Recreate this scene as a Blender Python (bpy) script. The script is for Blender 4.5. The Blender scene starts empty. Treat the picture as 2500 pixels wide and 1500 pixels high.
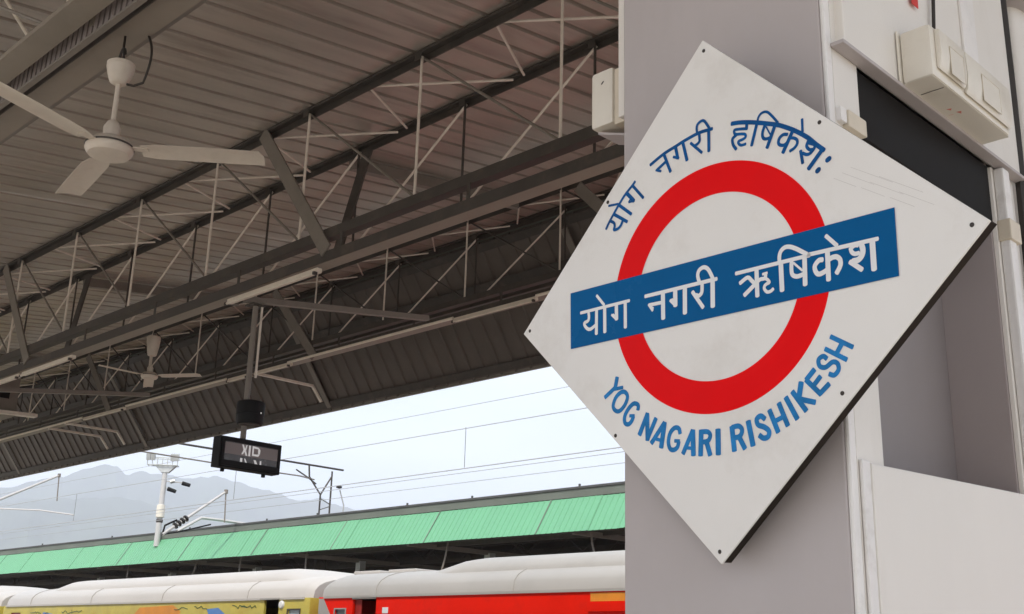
import bpy, bmesh, math, random
from mathutils import Vector, Matrix
random.seed(7)
S = bpy.context.scene
COL = S.collection
R = math.radians

# ------------------------------------------------------------------ camera
def make_camera():
    yaw, pitch, roll = 0.786742, 0.298968, 0.0284116
    cy, sy, cp, sp = math.cos(yaw), math.sin(yaw), math.cos(pitch), math.sin(pitch)
    F = Vector((-sy*cp, cy*cp, sp)); Rt = Vector((cy, sy, 0)); U = Rt.cross(F)
    c, s = math.cos(roll), math.sin(roll)
    X = c*Rt + s*U; Y = -s*Rt + c*U
    m = Matrix((X, Y, -F)).transposed().to_4x4()
    m.translation = (0, 0, 1.6)
    cd = bpy.data.cameras.new('camera'); o = bpy.data.objects.new('camera', cd)
    cd.sensor_width = 36; cd.lens = 2790.18/2500*36
    cd.clip_start = 0.05; cd.clip_end = 20000
    o.matrix_world = m; COL.objects.link(o); S.camera = o
make_camera()

# ------------------------------------------------------------------ light
SUN_EL, SUN_AZ = 50.0, 150.0        # azimuth measured clockwise from +Y
w = bpy.data.worlds.new('World'); S.world = w; w.use_nodes = True
nt = w.node_tree; nt.nodes.clear()
out = nt.nodes.new('ShaderNodeOutputWorld'); bg = nt.nodes.new('ShaderNodeBackground')
sky = nt.nodes.new('ShaderNodeTexSky'); sky.sky_type = 'NISHITA'; sky.sun_disc = False
sky.sun_elevation = R(SUN_EL); sky.sun_rotation = R(SUN_AZ)
sky.air_density = 1.0; sky.dust_density = 4.0; sky.ozone_density = 1.0
tc = nt.nodes.new('ShaderNodeTexCoord')
ns = nt.nodes.new('ShaderNodeTexNoise'); ns.inputs['Scale'].default_value = 2.2; ns.inputs['Detail'].default_value = 5
mp = nt.nodes.new('ShaderNodeMapping'); mp.inputs['Scale'].default_value = (1, 1, 3.5)
rp = nt.nodes.new('ShaderNodeValToRGB')
rp.color_ramp.elements[0].position = 0.3; rp.color_ramp.elements[0].color = (.55, .55, .55, 1)
rp.color_ramp.elements[1].position = 0.65; rp.color_ramp.elements[1].color = (.95, .95, .95, 1)
mx = nt.nodes.new('ShaderNodeMixRGB'); mx.inputs['Color2'].default_value = (6.9, 7.5, 8.1, 1)   # thin bright overcast
nt.links.new(tc.outputs['Generated'], mp.inputs['Vector']); nt.links.new(mp.outputs['Vector'], ns.inputs['Vector'])
nt.links.new(ns.outputs['Fac'], rp.inputs['Fac']); nt.links.new(rp.outputs['Color'], mx.inputs['Fac'])
nt.links.new(sky.outputs['Color'], mx.inputs['Color1']); nt.links.new(mx.outputs['Color'], bg.inputs['Color'])
bg.inputs['Strength'].default_value = 0.1
nt.links.new(bg.outputs['Background'], out.inputs['Surface'])
sl = bpy.data.lights.new('sun', 'SUN'); sl.energy = 2.0; sl.angle = R(8); sl.color = (1, .95, .87)
so = bpy.data.objects.new('sun', sl); COL.objects.link(so)
az, el = R(SUN_AZ), R(SUN_EL)
sd = Vector((math.sin(az)*math.cos(el), math.cos(az)*math.cos(el), math.sin(el)))
so.rotation_euler = sd.to_track_quat('Z', 'Y').to_euler()
S.view_settings.view_transform = 'Standard'; S.view_settings.look = 'None'
S.view_settings.gamma = 1; S.view_settings.use_curve_mapping = False
S.view_settings.exposure = 1.0
S.render.engine = 'CYCLES'
S.cycles.max_bounces = 8; S.cycles.diffuse_bounces = 5; S.cycles.volume_bounces = 1

# ------------------------------------------------------------------ materials
def mat(name, col, rough=.6, metal=0, var=.12, scale=6, bump=0, bscale=40, coat=0, spec=.5, stretch=None, streak=0, dirt=None, dirt_amt=0, dscale=2.0):
    m = bpy.data.materials.new(name); m.use_nodes = True
    t = m.node_tree; b = t.nodes['Principled BSDF']
    b.inputs['Roughness'].default_value = rough; b.inputs['Metallic'].default_value = metal
    b.inputs['Specular IOR Level'].default_value = spec
    if coat: b.inputs['Coat Weight'].default_value = coat; b.inputs['Coat Roughness'].default_value = .12
    tcn = t.nodes.new('ShaderNodeTexCoord')
    n = t.nodes.new('ShaderNodeTexNoise'); n.inputs['Scale'].default_value = scale; n.inputs['Detail'].default_value = 6; n.inputs['Roughness'].default_value = .62
    mpn = t.nodes.new('ShaderNodeMapping')
    if streak: mpn.inputs['Scale'].default_value = (1, 1, streak)
    if stretch: mpn.inputs['Scale'].default_value = stretch
    oi = t.nodes.new('ShaderNodeObjectInfo'); vm = t.nodes.new('ShaderNodeVectorMath'); vm.operation = 'SCALE'; vm.inputs[0].default_value = (17, 9, 5)
    t.links.new(oi.outputs['Random'], vm.inputs['Scale']); t.links.new(vm.outputs['Vector'], mpn.inputs['Location'])
    t.links.new(tcn.outputs['Object'], mpn.inputs['Vector']); t.links.new(mpn.outputs['Vector'], n.inputs['Vector'])
    r = t.nodes.new('ShaderNodeValToRGB')
    lo = [max(0, c*(1-var)) for c in col]; hi = [min(.9, c*(1+var)) for c in col]
    r.color_ramp.elements[0].position = .3; r.color_ramp.elements[0].color = (*lo, 1)
    r.color_ramp.elements[1].position = .7; r.color_ramp.elements[1].color = (*hi, 1)
    t.links.new(n.outputs['Fac'], r.inputs['Fac'])
    colout = r.outputs['Color']
    if dirt_amt:
        n3 = t.nodes.new('ShaderNodeTexNoise'); n3.inputs['Scale'].default_value = dscale; n3.inputs['Detail'].default_value = 9; n3.inputs['Roughness'].default_value = .7
        t.links.new(mpn.outputs['Vector'], n3.inputs['Vector'])
        r3 = t.nodes.new('ShaderNodeValToRGB'); r3.color_ramp.elements[0].position = .52; r3.color_ramp.elements[0].color = (0, 0, 0, 1)
        r3.color_ramp.elements[1].position = .72; r3.color_ramp.elements[1].color = (dirt_amt,)*3+(1,)
        t.links.new(n3.outputs['Fac'], r3.inputs['Fac'])
        x = t.nodes.new('ShaderNodeMixRGB'); x.inputs['Color2'].default_value = (*dirt, 1)
        t.links.new(r3.outputs['Color'], x.inputs['Fac']); t.links.new(colout, x.inputs['Color1']); colout = x.outputs['Color']
    t.links.new(colout, b.inputs['Base Color'])
    rr = t.nodes.new('ShaderNodeMapRange'); rr.inputs['To Min'].default_value = max(.05, rough-.1); rr.inputs['To Max'].default_value = min(1, rough+.12)
    t.links.new(n.outputs['Fac'], rr.inputs['Value']); t.links.new(rr.outputs['Result'], b.inputs['Roughness'])
    if bump:
        n2 = t.nodes.new('ShaderNodeTexNoise'); n2.inputs['Scale'].default_value = bscale; n2.inputs['Detail'].default_value = 4
        t.links.new(mpn.outputs['Vector'], n2.inputs['Vector'])
        bp = t.nodes.new('ShaderNodeBump'); bp.inputs['Strength'].default_value = bump; bp.inputs['Distance'].default_value = .01
        t.links.new(n2.outputs['Fac'], bp.inputs['Height']); t.links.new(bp.outputs['Normal'], b.inputs['Normal'])
    return m
M = {}
def dm(k, *a, **kw): M[k] = mat(k, *a, **kw)
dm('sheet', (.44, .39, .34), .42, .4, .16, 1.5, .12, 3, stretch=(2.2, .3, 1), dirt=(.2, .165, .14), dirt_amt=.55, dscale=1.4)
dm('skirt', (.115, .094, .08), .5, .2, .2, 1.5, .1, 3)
dm('steel_dark', (.055, .047, .041), .55, 0, .2, 5, dirt=(.16, .12, .09), dirt_amt=.4, dscale=4)
dm('steel_mid', (.21, .185, .16), .5, 0, .15, 5, dirt=(.12, .1, .085), dirt_amt=.4, dscale=5)
dm('rod', (.72, .65, .57), .4, 0, .1, 8, dirt=(.35, .3, .25), dirt_amt=.3, dscale=7)
dm('fan_white', (.62, .55, .47), .4, 0, .08, 9, dirt=(.4, .33, .26), dirt_amt=.4, dscale=9)
dm('batten', (.72, .65, .55), .45, 0, .08, 6)
dm('sign_white', (.79, .765, .73), .32, 0, .03, 2.2, spec=.4, dirt=(.56, .51, .45), dirt_amt=.45, dscale=2.6)
dm('sign_red', (.80, .001, .002), .2, 0, .05, 3, spec=.07)
dm('sign_blue', (.001, .10, .285), .25, 0, .06, 3, spec=.06)
dm('ink_blue', (.018, .185, .46), .35, 0, .25, 30, spec=.12)
dm('ink_navy', (.003, .08, .26), .35, 0, .3, 22, spec=.12)
dm('ink_white', (.78, .78, .78), .35, 0, .03, 5)
dm('sign_edge', (.022, .016, .012), .7, 0, .25, 12, spec=.15)
dm('screw', (.06, .05, .045), .45, .6, .2, 30)
dm('pillar_grey', (.45, .405, .395), .5, 0, .05, 2.0, .03, 30, streak=.25, dirt=(.34, .30, .285), dirt_amt=.3, dscale=1.6)
dm('pillar_white', (.76, .72, .665), .5, 0, .04, 1.2, .02, 30, streak=.3, dirt=(.58, .53, .46), dirt_amt=.45, dscale=1.5)
dm('pillar_trim', (.78, .75, .72), .5, 0, .06, 6, .2, 25, dirt=(.5, .46, .42), dirt_amt=.5, dscale=14)
dm('niche_jamb', (.36, .31, .30), .5, 0, .05, 2, .03, 30, streak=.3)  # jamb colour lightened to offset the shade inside the niche
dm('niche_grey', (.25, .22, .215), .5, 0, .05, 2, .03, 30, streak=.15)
dm('black_panel', (.012, .0105, .0095), .6, 0, .2, 4, spec=.12)
dm('brown_dark', (.07, .058, .05), .6, 0, .2, 6)
dm('plastic_white', (.74, .69, .60), .38, 0, .04, 5, dirt=(.55, .48, .38), dirt_amt=.3, dscale=7)
dm('plastic_beige', (.66, .58, .46), .45, 0, .06, 8)
dm('red_tag', (.62, .04, .03), .45, 0, .1, 10)
dm('black', (.008, .008, .009), .6, 0, .2, 10, spec=.25)
dm('cable', (.03, .024, .02), .6, 0, .2, 10)
dm('screen', (.10, .10, .10), .25, 0, .2, 14)
dm('screen_lit', (.7, .7, .7), .4, 0, .05, 20)
dm('green', (.135, .37, .205), .45, 0, .06, .5, .03, 5, dirt=(.12, .34, .2), dirt_amt=.5, dscale=.6)
dm('green_side', (.14, .155, .13), .6, 0, .15, .7)
dm('ridge_dark', (.07, .07, .068), .6, 0, .25, 2)
dm('under_dark', (.06, .047, .04), .7, 0, .35, 1.2)
dm('coach_white', (.50, .47, .44), .42, 0, .05, .6, .02, 3, dirt=(.5, .47, .43), dirt_amt=.4, dscale=.8)
dm('coach_grey', (.38, .36, .335), .45, 0, .06, .8, dirt=(.3, .28, .26), dirt_amt=.4, dscale=.9)
dm('coach_red', (.84, .012, .001), .45, 0, .08, .9, dirt=(.4, .02, .012), dirt_amt=.4, dscale=.9, spec=.1)
dm('coach_darkred', (.28, .015, .01), .5, 0, .2, 3)
dm('coach_yellow', (.58, .48, .085), .42, 0, .16, 1.6, dirt=(.5, .33, .04), dirt_amt=.6, dscale=1.3)
dm('coach_orange', (.72, .27, .02), .45, 0, .1, 3)
dm('coach_blue', (.10, .24, .55), .45, 0, .12, 3)
dm('coach_ink', (.05, .12, .05), .5, 0, .3, 6)
dm('glass_dark', (.05, .055, .055), .12, 0, .2, 2)
dm('glass_light', (.32, .36, .38), .15, 0, .15, 2)
dm('galv', (.52, .53, .52), .4, .5, .1, 6)
dm('galv_white', (.52, .505, .49), .4, .1, .06, 6)
dm('wire', (.22, .22, .23), .5, .3, .1, 6)
dm('insulator', (.02, .018, .017), .25, 0, .2, 8)
dm('floor', (.54, .49, .42), .45, 0, .1, 2, .03, 30, dirt=(.3, .26, .22), dirt_amt=.4, dscale=2)
dm('concrete', (.36, .34, .31), .8, 0, .15, 3, .2, 20)
dm('ballast', (.20, .175, .15), .9, 0, .4, 9, .8, 18)
dm('earth', (.24, .21, .15), .95, 0, .3, .02)
dm('hill', (.065, .085, .05), .95, 0, .35, .006)
dm('rail', (.22, .16, .12), .45, .7, .2, 6)

dm('slat', (.26, .225, .22), .5, 0, .15, 6)
dm('scratch', (.52, .49, .46), .5, 0, .1, 6)
dm('red_mark', (.65, .22, .16), .5, 0, .1, 10)
dm('beam', (.26, .225, .185), .5, 0, .12, 4, dirt=(.2, .165, .13), dirt_amt=.4, dscale=4)
dm('wire_far', (.42, .42, .43), .5, .2, .1, 6)
def glow(k, strength):
    b = M[k].node_tree.nodes['Principled BSDF']; b.inputs['Emission Color'].default_value = (1, 1, 1, 1); b.inputs['Emission Strength'].default_value = strength
glow('screen_lit', .12)      # the lit characters of the platform display
# ------------------------------------------------------------------ mesh helpers
class MB:
    def __init__(self): self.v = []; self.f = []
    def add(self, vs, fs):
        o = len(self.v); self.v += [Vector(p) for p in vs]; self.f += [tuple(i+o for i in f) for f in fs]; return self
    def box(self, x0, x1, y0, y1, z0, z1):
        return self.add([(x0,y0,z0),(x1,y0,z0),(x1,y1,z0),(x0,y1,z0),(x0,y0,z1),(x1,y0,z1),(x1,y1,z1),(x0,y1,z1)],
                        [(0,3,2,1),(4,5,6,7),(0,1,5,4),(1,2,6,5),(2,3,7,6),(3,0,4,7)])
    def obox(self, c, A, B, Cc):      # centre and three half-axis vectors
        c = Vector(c); A = Vector(A); B = Vector(B); Cc = Vector(Cc)
        vs = [c+sx*A+sy*B+sz*Cc for sz in (-1,1) for sx, sy in ((-1,-1),(1,-1),(1,1),(-1,1))]
        fl = [(0,3,2,1),(4,5,6,7),(0,1,5,4),(1,2,6,5),(2,3,7,6),(3,0,4,7)]
        if A.cross(B).dot(Cc) < 0: fl = [f[::-1] for f in fl]
        return self.add(vs, fl)
    def bar(self, p, q, w, h, up=(0,0,1)):   # rectangular bar, w across, h along up
        p = Vector(p); q = Vector(q); d = (q-p)
        L = d.length; d.normalize(); s = d.cross(Vector(up))
        if s.length < 1e-5: s = d.cross(Vector((1,0,0)))
        s.normalize(); u = s.cross(d)
        return self.obox((p+q)/2, d*L/2, s*w/2, u*h/2)
    def tube(self, p, q, r, r2=None, n=8, caps=True):
        p = Vector(p); q = Vector(q); r2 = r if r2 is None else r2
        d = (q-p).normalized(); s = d.orthogonal().normalized(); u = d.cross(s)
        vs = []
        for c, rr in ((p, r), (q, r2)):
            for i in range(n):
                a = 2*math.pi*i/n; vs.append(c+s*rr*math.cos(a)+u*rr*math.sin(a))
        fs = [(i, (i+1)%n, n+(i+1)%n, n+i) for i in range(n)]
        if caps: fs += [tuple(range(n))[::-1], tuple(range(n, 2*n))]
        return self.add(vs, fs)
    def path(self, pts, r, n=6):
        pts = [Vector(p) for p in pts]; vs = []; k = len(pts)
        ref = None
        for i, p in enumerate(pts):
            d = (pts[min(i+1, k-1)]-pts[max(i-1, 0)]).normalized()
            if ref is None: ref = d.orthogonal().normalized()
            s = (ref-d*ref.dot(d)).normalized(); ref = s; u = d.cross(s)
            for j in range(n):
                a = 2*math.pi*j/n; vs.append(p+s*r*math.cos(a)+u*r*math.sin(a))
        fs = [(i*n+j, i*n+(j+1)%n, (i+1)*n+(j+1)%n, (i+1)*n+j) for i in range(k-1) for j in range(n)]
        fs += [tuple(range(n))[::-1], tuple(range((k-1)*n, k*n))]
        return self.add(vs, fs)
    def lathe(self, c, prof, n=28, axis=(0,0,1)):
        c = Vector(c); ax = Vector(axis).normalized(); s = ax.orthogonal().normalized(); u = ax.cross(s); vs = []
        for r, z in prof:
            for i in range(n):
                a = 2*math.pi*i/n; vs.append(c+ax*z+(s*math.cos(a)+u*math.sin(a))*max(r, 1e-4))
        fs = [(k*n+i, k*n+(i+1)%n, (k+1)*n+(i+1)%n, (k+1)*n+i) for k in range(len(prof)-1) for i in range(n)]
        return self.add(vs, fs)
    def prism(self, poly, d):          # polygon of 3D points swept by vector d
        d = Vector(d); n = len(poly); P = [Vector(p) for p in poly]
        return self.add(P+[p+d for p in P], [tuple(range(n))[::-1], tuple(range(n, 2*n))]+[(i, (i+1)%n, n+(i+1)%n, n+i) for i in range(n)])
    def build(self, name, m, parent=None, smooth=False, bevel=0, fix=True, org=None):
        o0 = Vector((0,0,0))
        if parent is not None: o0 = world_loc(parent)
        elif org is not None: o0 = Vector(org)
        me = bpy.data.meshes.new(name)
        me.from_pydata([tuple(v-o0) for v in self.v], [], self.f); me.update()
        if fix or bevel:
            b = bmesh.new(); b.from_mesh(me)
            if bevel: bmesh.ops.remove_doubles(b, verts=b.verts, dist=1e-6)
            bmesh.ops.recalc_face_normals(b, faces=b.faces)
            if bevel:
                es = [e for e in b.edges if len(e.link_faces) == 2 and e.calc_face_angle(0) > R(30)]
                bmesh.ops.bevel(b, geom=es, offset=bevel, segments=2, affect='EDGES', profile=.6)
            b.to_mesh(me); b.free()
        if smooth:
            for p in me.polygons: p.use_smooth = True
            try: me.set_sharp_from_angle(angle=R(35))
            except Exception: pass
        me.materials.append(M[m])
        o = bpy.data.objects.new(name, me); COL.objects.link(o)
        if parent is not None: o.parent = parent
        elif org is not None: o.location = org
        return o
def world_loc(o):
    v = Vector((0,0,0))
    while o is not None: v += o.location; o = o.parent
    return v
def tag(o, label=None, cat=None, group=None, kind=None):
    if label: o['label'] = label
    if cat: o['category'] = cat
    if group: o['group'] = group
    if kind: o['kind'] = kind
    return o
def thing(name, label, cat, loc, group=None):
    o = bpy.data.objects.new(name, None); COL.objects.link(o); o.location = loc; o.empty_display_size = .2
    return tag(o, label, cat, group)
def dup(o, loc=None, parent=None):
    c = o.copy(); COL.objects.link(c)
    if parent is not None: c.parent = parent
    if loc is not None: c.location = loc
    return c
def dup_tree(o, loc, label):
    r = dup(o, loc); r['label'] = label
    for ch in list(o.children):
        c = dup(ch, None, r)
        for g in list(ch.children): dup(g, None, c)
    return r
EYE = 1.6

# ------------------------------------------------------------------ setting
def struct(name, mb, m, **k): return tag(mb.build(name, m, **k), kind='structure')
g = MB(); n = 24
g.add([(6000*math.cos(2*math.pi*i/n), 6000*math.sin(2*math.pi*i/n), -1.2) for i in range(n)], [tuple(range(n))])
struct('ground', g, 'earth')
p = MB(); p.box(-75, 40, -30, 13.2, -1.15, 0); struct('platform', p, 'floor')  # stretched out of view behind the camera to bounce light onto the sign
p = MB(); p.box(-90, 50, 13.21, 22.0, -1.196, -1.06); struct('track_bed', p, 'ballast')
p = MB(); p.box(-90, 50, -41, -30.01, -1.196, -1.06); struct('track_bed', p, 'ballast')
p = MB(); p.box(-90, 50, 22.01, 34, -1.15, 0.0); struct('opposite_platform', p, 'concrete')
for yc in (16.6, 20.4, -32.5, -36.5):
    t = MB()
    for s in (-.8375, .8375):
        t.box(-90, 50, yc+s-.035, yc+s+.035, -.96, -.82); t.box(-90, 50, yc+s-.07, yc+s+.07, -.98, -.96)
    for i in range(230):
        x = -89+i*.6; t.box(x-.12, x+.12, yc-1.35, yc+1.35, -1.07, -.98)
    struct('railway_track', t, 'rail')

# hills: two ridges, each a heightfield running away from its crest
def ridge(name, prof, D, depth, seed):
    rnd = random.Random(seed); A = []
    def crest(a):
        for (a0, e0), (a1, e1) in zip(prof, prof[1:]):
            if a1 <= a <= a0:
                t = (a0-a)/(a0-a1); t = t*t*(3-2*t); return e0+(e1-e0)*t
        return prof[0][1] if a > prof[0][0] else prof[-1][1]
    N, K = 260, 26; a0, a1 = 84, 34; vs = []
    ph = [rnd.uniform(0, 6.28) for _ in range(12)]
    for k in range(K):
        t = k/(K-1)
        for i in range(N):
            a = a0+(a1-a0)*i/(N-1)
            e = crest(a)+.03*math.sin(a*5.1+ph[0])+.02*math.sin(a*9.7+ph[1])+.012*math.sin(a*21+ph[2])
            H = D*math.tan(R(e))
            d = D-depth*.75+depth*1.35*t
            u = (d-D)/(depth*.75) if d < D else (d-D)/(depth*.6)
            fall = max(0, 1-abs(u))**1.15
            spur = 1+ (1-fall)*.5*math.sin(a*1.9+ph[3]+u*1.3)+ (1-fall)*.3*math.sin(a*4.3+ph[4]-u*2)
            z = -1.2+H*fall*(.8+.2*spur if u < 0 else 1) if abs(u) > .001 else H
            z = min(z, (H-abs(u)*H*.25)); 
            vs.append((-math.sin(R(a))*d, math.cos(R(a))*d, max(-3, z)))
    fs = [(k*N+i, k*N+i+1, (k+1)*N+i+1, (k+1)*N+i) for k in range(K-1) for i in range(N-1)]
    m = MB(); m.add(vs, fs); struct(name, m, 'hill', smooth=True)
ridge('far_hills', [(84,6.3),(68.9,6.96),(66.4,7.65),(65.4,8.07),(64.5,8.41),(63.97,8.31),(63.36,7.98),(62.98,8.19),(62.3,8.14),(61.4,8.1),(60.55,7.99),(59.9,8.14),(59.4,8.2),(58.5,8.04),(57.5,7.77),(56.3,7.57),(55.45,7.23),(54.85,7.33),(54.25,7.43),(53.7,7.2),(52.8,6.98),(50,6.2),(45,5.0),(34,4.2)], 4300, 2400, 3)
ridge('near_hills', [(84,4.9),(70,6.1),(66,6.7),(63.5,6.9),(61,6.5),(59,6.1),(57,5.9),(55.5,5.5),(53,5.0),(50,4.5),(34,3.4)], 3300, 1800, 9)
hz = MB(); hz.box(-6400, 6400, -6400, 6400, -4.5, 760)
hob = tag(hz.build('haze', 'wire'), kind='stuff')
hm = bpy.data.materials.new('haze'); hm.use_nodes = True; ht = hm.node_tree; ht.nodes.clear()
ho = ht.nodes.new('ShaderNodeOutputMaterial'); hv = ht.nodes.new('ShaderNodeVolumePrincipled')
hv.inputs['Color'].default_value = (.84, .875, 1, 1); hv.inputs['Density'].default_value = 3.0e-4; hv.inputs['Anisotropy'].default_value = .1
ht.links.new(hv.outputs['Volume'], ho.inputs['Volume']); hob.data.materials.clear(); hob.data.materials.append(hm)

# ------------------------------------------------------------------ platform canopy
X0, X1 = -41.0, 3.1
def rz(y): return EYE+5.34+.128*(y-6.0)       # underside of the near roof slope
KY, EY = 10.95, 12.18                           # knuckle and eave
def sz(y): return rz(KY)-1.4*(y-KY)
can = thing('platform_canopy', 'steel platform canopy of corrugated sheets on lattice trusses above the sign', 'canopy', (-8, 6, 0))
RP = .315
def sheet(y0, y1, zf, nrm, name, m, count, x_start, nr=4, rib=.055):
    d = Vector((0, y1-y0, zf(y1)-zf(y0))); up = Vector((0,)+nrm)
    prof = []
    for k in range(nr):
        b = k*RP
        prof += [(b, 0), (b+.240, 0), (b+.252, rib), (b+.286, rib), (b+.298, 0)]
    prof += [(nr*RP+.012, .001)]
    mb = MB(); n = len(prof)
    P = Vector((0, y0, zf(y0)))
    vs = [P+Vector((x, 0, 0))+up*h for x, h in prof]+[P+d+Vector((x, 0, 0))+up*h for x, h in prof]
    mb.add(vs, [(i, i+1, n+i+1, n+i) for i in range(n-1)])
    o = mb.build(name, m, None, fix=False, org=(0, y0, zf(y0)))
    o.parent = can; base = o.location-can.location
    for i in range(count):
        q = o if i == 0 else dup(o)
        q.location = base+Vector((x_start+i*nr*RP, 0, random.uniform(-.004, .004)))
ns_ = int((X1-X0)/(4*RP))
c7 = math.cos(math.atan(.128)); s7 = math.sin(math.atan(.128))
sheet(-3.5, KY, rz, (-s7, c7), 'roof_sheet', 'sheet', ns_, X0)
c54 = 1/math.sqrt(1+1.96)
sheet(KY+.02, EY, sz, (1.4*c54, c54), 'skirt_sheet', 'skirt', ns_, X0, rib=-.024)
m = MB(); m.prism([(X0,EY-.01,sz(EY)-.03),(X0,EY+.03,sz(EY)-.03),(X0,EY+.03,sz(EY)+.01),(X0,EY-.01,sz(EY)+.03)], (X1-X0,0,0)); m.build('eave_trim', 'steel_mid', can)
m = MB(); m.box(X0, X1, -3.56, -3.502, rz(-3.5)-.06, rz(-3.5)+.06); m.build('eave_trim', 'steel_mid', can)
m = MB(); m.prism([(X0,KY-.25,rz(KY-.25)+.06),(X0,KY,rz(KY)+.07),(X0,KY+.2,sz(KY+.2)+.08),(X0,KY+.2,sz(KY+.2)+.09),(X0,KY,rz(KY)+.09),(X0,KY-.25,rz(KY-.25)+.075)], (X1-X0,0,0)); m.build('ridge_cap', 'green_side', can)
# skirt purlins
for y, hh in ((11.33, .10), (10.99, .06), (12.08, .05)):
    m = MB(); z = sz(y); m.prism([(X0,y-.05,z-.02),(X0,y+.03,z-.12),(X0,y+.045,z-.10),(X0,y-.03,z-.005)], (X1-X0,0,0)); m.build('skirt_purlin', 'steel_dark', can)

P = 1.745      # truss panel length
def truss(y, nodes0, top_c, bot_up, bot_lo, lean, rr, chord_m, rod_m, posts=True, diag_m=None):
    """flat lattice truss along X; lean -1: diagonals run to the next node at +X, +1: to -X"""
    zt = rz(y)-.012
    mb = MB()
    # top chord: angle section, one leg flat under the sheet, one upright
    mb.box(X0, X1, y-.045, y+.045, zt-.012, zt); mb.box(X0, X1, y+.034, y+.045, zt-top_c, zt-.0125)
    mb.box(X0, X1, y-.045, y-.036, zt-top_c*.35, zt-.0125)
    ch = mb.build('lattice_truss', chord_m, can)
    # bottom chord: two channels with a gap between
    (u0, u1), (l0, l1) = bot_up, bot_lo
    mb = MB()
    if u1 > u0:
        mb.box(X0, X1, y-.02, y-.008, EYE+u0, EYE+u1); mb.box(X0, X1, y-.0075, y+.075, EYE+u1-.012, EYE+u1); mb.box(X0, X1, y-.0075, y+.075, EYE+u0, EYE+u0+.012)
        mb.build('bottom_chord', chord_m, ch)
    mb = MB()
    mb.box(X0, X1, y-.03, y-.018, EYE+l0, EYE+l1); fl_ = MB(); fl_.box(X0, X1, y-.0175, y+.13, EYE+l0, EYE+l0+.010); fl_.build('bottom_flange', 'beam' if posts else chord_m, ch)  # light on the flange is put in as a paler colour than the chord
    mb.box(X0, X1, y-.0175, y+.03, EYE+l1-.012, EYE+l1)
    mb.build('bottom_chord', chord_m, ch)
    zb = EYE+(u1 if u1 > u0 else l1)
    xs = []; x = nodes0
    while x > X0+.3: x -= P
    x += P
    while x < X1-.1: xs.append(x); x += P
    base = Vector((xs[0], y, zb))
    v = MB(); v.tube((xs[0], y, zb-.02), (xs[0], y, zt-top_c*.5), rr, n=7); vo = v.build('rod', rod_m, None, smooth=True, org=base)
    g_ = MB(); g_.tube((xs[0]-lean*P, y+.022, zb-.02), (xs[0], y+.022, zt-top_c*.6), rr, n=7); go = g_.build('rod', diag_m or rod_m, None, smooth=True, org=base)
    for o, first in ((vo, True), (go, False)):
        o.parent = ch; b0 = base-world_loc(ch)
        for i, x in enumerate(xs):
            if not first and not (X0 < x-lean*P < X1): 
                if i == 0: o.location = b0
                continue
            q = o if i == 0 else dup(o); q.location = b0+Vector((x-xs[0], 0, 0))
    if posts:
        pm = MB(); x = xs[0]+P*.42; pm.box(x-.02, x+.02, y-.028, y-.02, EYE+l1-.01, EYE+u0+.01); po = pm.build('batten', chord_m, None, org=(x, y, EYE+l1)); po.parent = ch
        b1 = Vector((x, y, EYE+l1))-world_loc(ch); k = 0; po.location = b1
        while x+P < X1:
            x += P; k += 1; q = dup(po); q.location = b1+Vector((k*P, 0, 0))
    # gusset plates at top nodes
    gx = xs[0]; gm = MB(); gm.box(gx-.045, gx+.045, y-.052, y-.046, zt-top_c-.012, zt-.02); go = gm.build('gusset', chord_m, None, org=(gx, y, zt)); go.parent = ch; b2 = Vector((gx, y, zt))-world_loc(ch)
    for i, x in enumerate(xs):
        q = go if i == 0 else dup(go); q.location = b2+Vector((x-gx, 0, 0))
    return ch, xs, zt
T1, x1s, zt1 = truss(6.0, -7.28, .085, (3.80, 3.90), (3.555, 3.66), -1, .0135, 'steel_dark', 'rod', diag_m='steel_mid')
T2, x2s, zt2 = truss(7.08, -7.86, .08, (0, 0), (4.20, 4.29), 1, .0135, 'steel_dark', 'steel_dark', posts=False, diag_m='rod')
T3, x3s, zt3 = truss(10.0, -9.2, .08, (4.60, 4.68), (4.40, 4.48), -1, .0125, 'steel_dark', 'rod', diag_m='steel_dark')
T4, x4s, zt4 = truss(10.7, -11.5, .08, (0, 0), (4.82, 4.90), 1, .0125, 'steel_dark', 'steel_dark', posts=False, diag_m='rod')
T0, x0s, zt0 = truss(2.385, -6.3, .10, (0, 0), (3.20, 3.22), -1, .0135, 'steel_mid', 'rod', posts=False)
# wide flat bottom plate of the near beam, cable tray beside it
m = MB(); m.box(X0, X1, 2.305, 2.465, EYE+3.165, EYE+3.195); m.box(X0, X1, 2.456, 2.465, EYE+3.195, EYE+3.27); m.box(X0, X1, 2.305, 2.314, EYE+3.195, EYE+3.24); m.build('box_beam', 'beam', can)
# zigzag bracing between the top chords
def zig(ya, yb, xs, off, r_, parent):
    b = None; za, zb_ = rz(ya)-.075, rz(yb)-.075; yb -= .05; ya += .052
    a = MB(); a.tube((0, ya, za), (-.62, yb, zb_), r_, n=7); c = MB(); c.tube((.08, ya, za), (.98, yb, zb_), r_, n=7)
    for mbx in (a, c):
        o = mbx.build('bracing_rod', 'rod', None, smooth=True, org=(0, ya, za)); o.parent = parent; b0 = Vector((0, ya, za))-world_loc(parent)
        for i, x in enumerate(xs):
            q = o if i == 0 else dup(o); q.location = b0+Vector((x+off, 0, 0))
zig(6.0, 7.08, x1s[1:-1], -.82, .013, T1)
zig(10.0, 10.7, x3s[1:-1], -.8, .012, T3)
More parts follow.
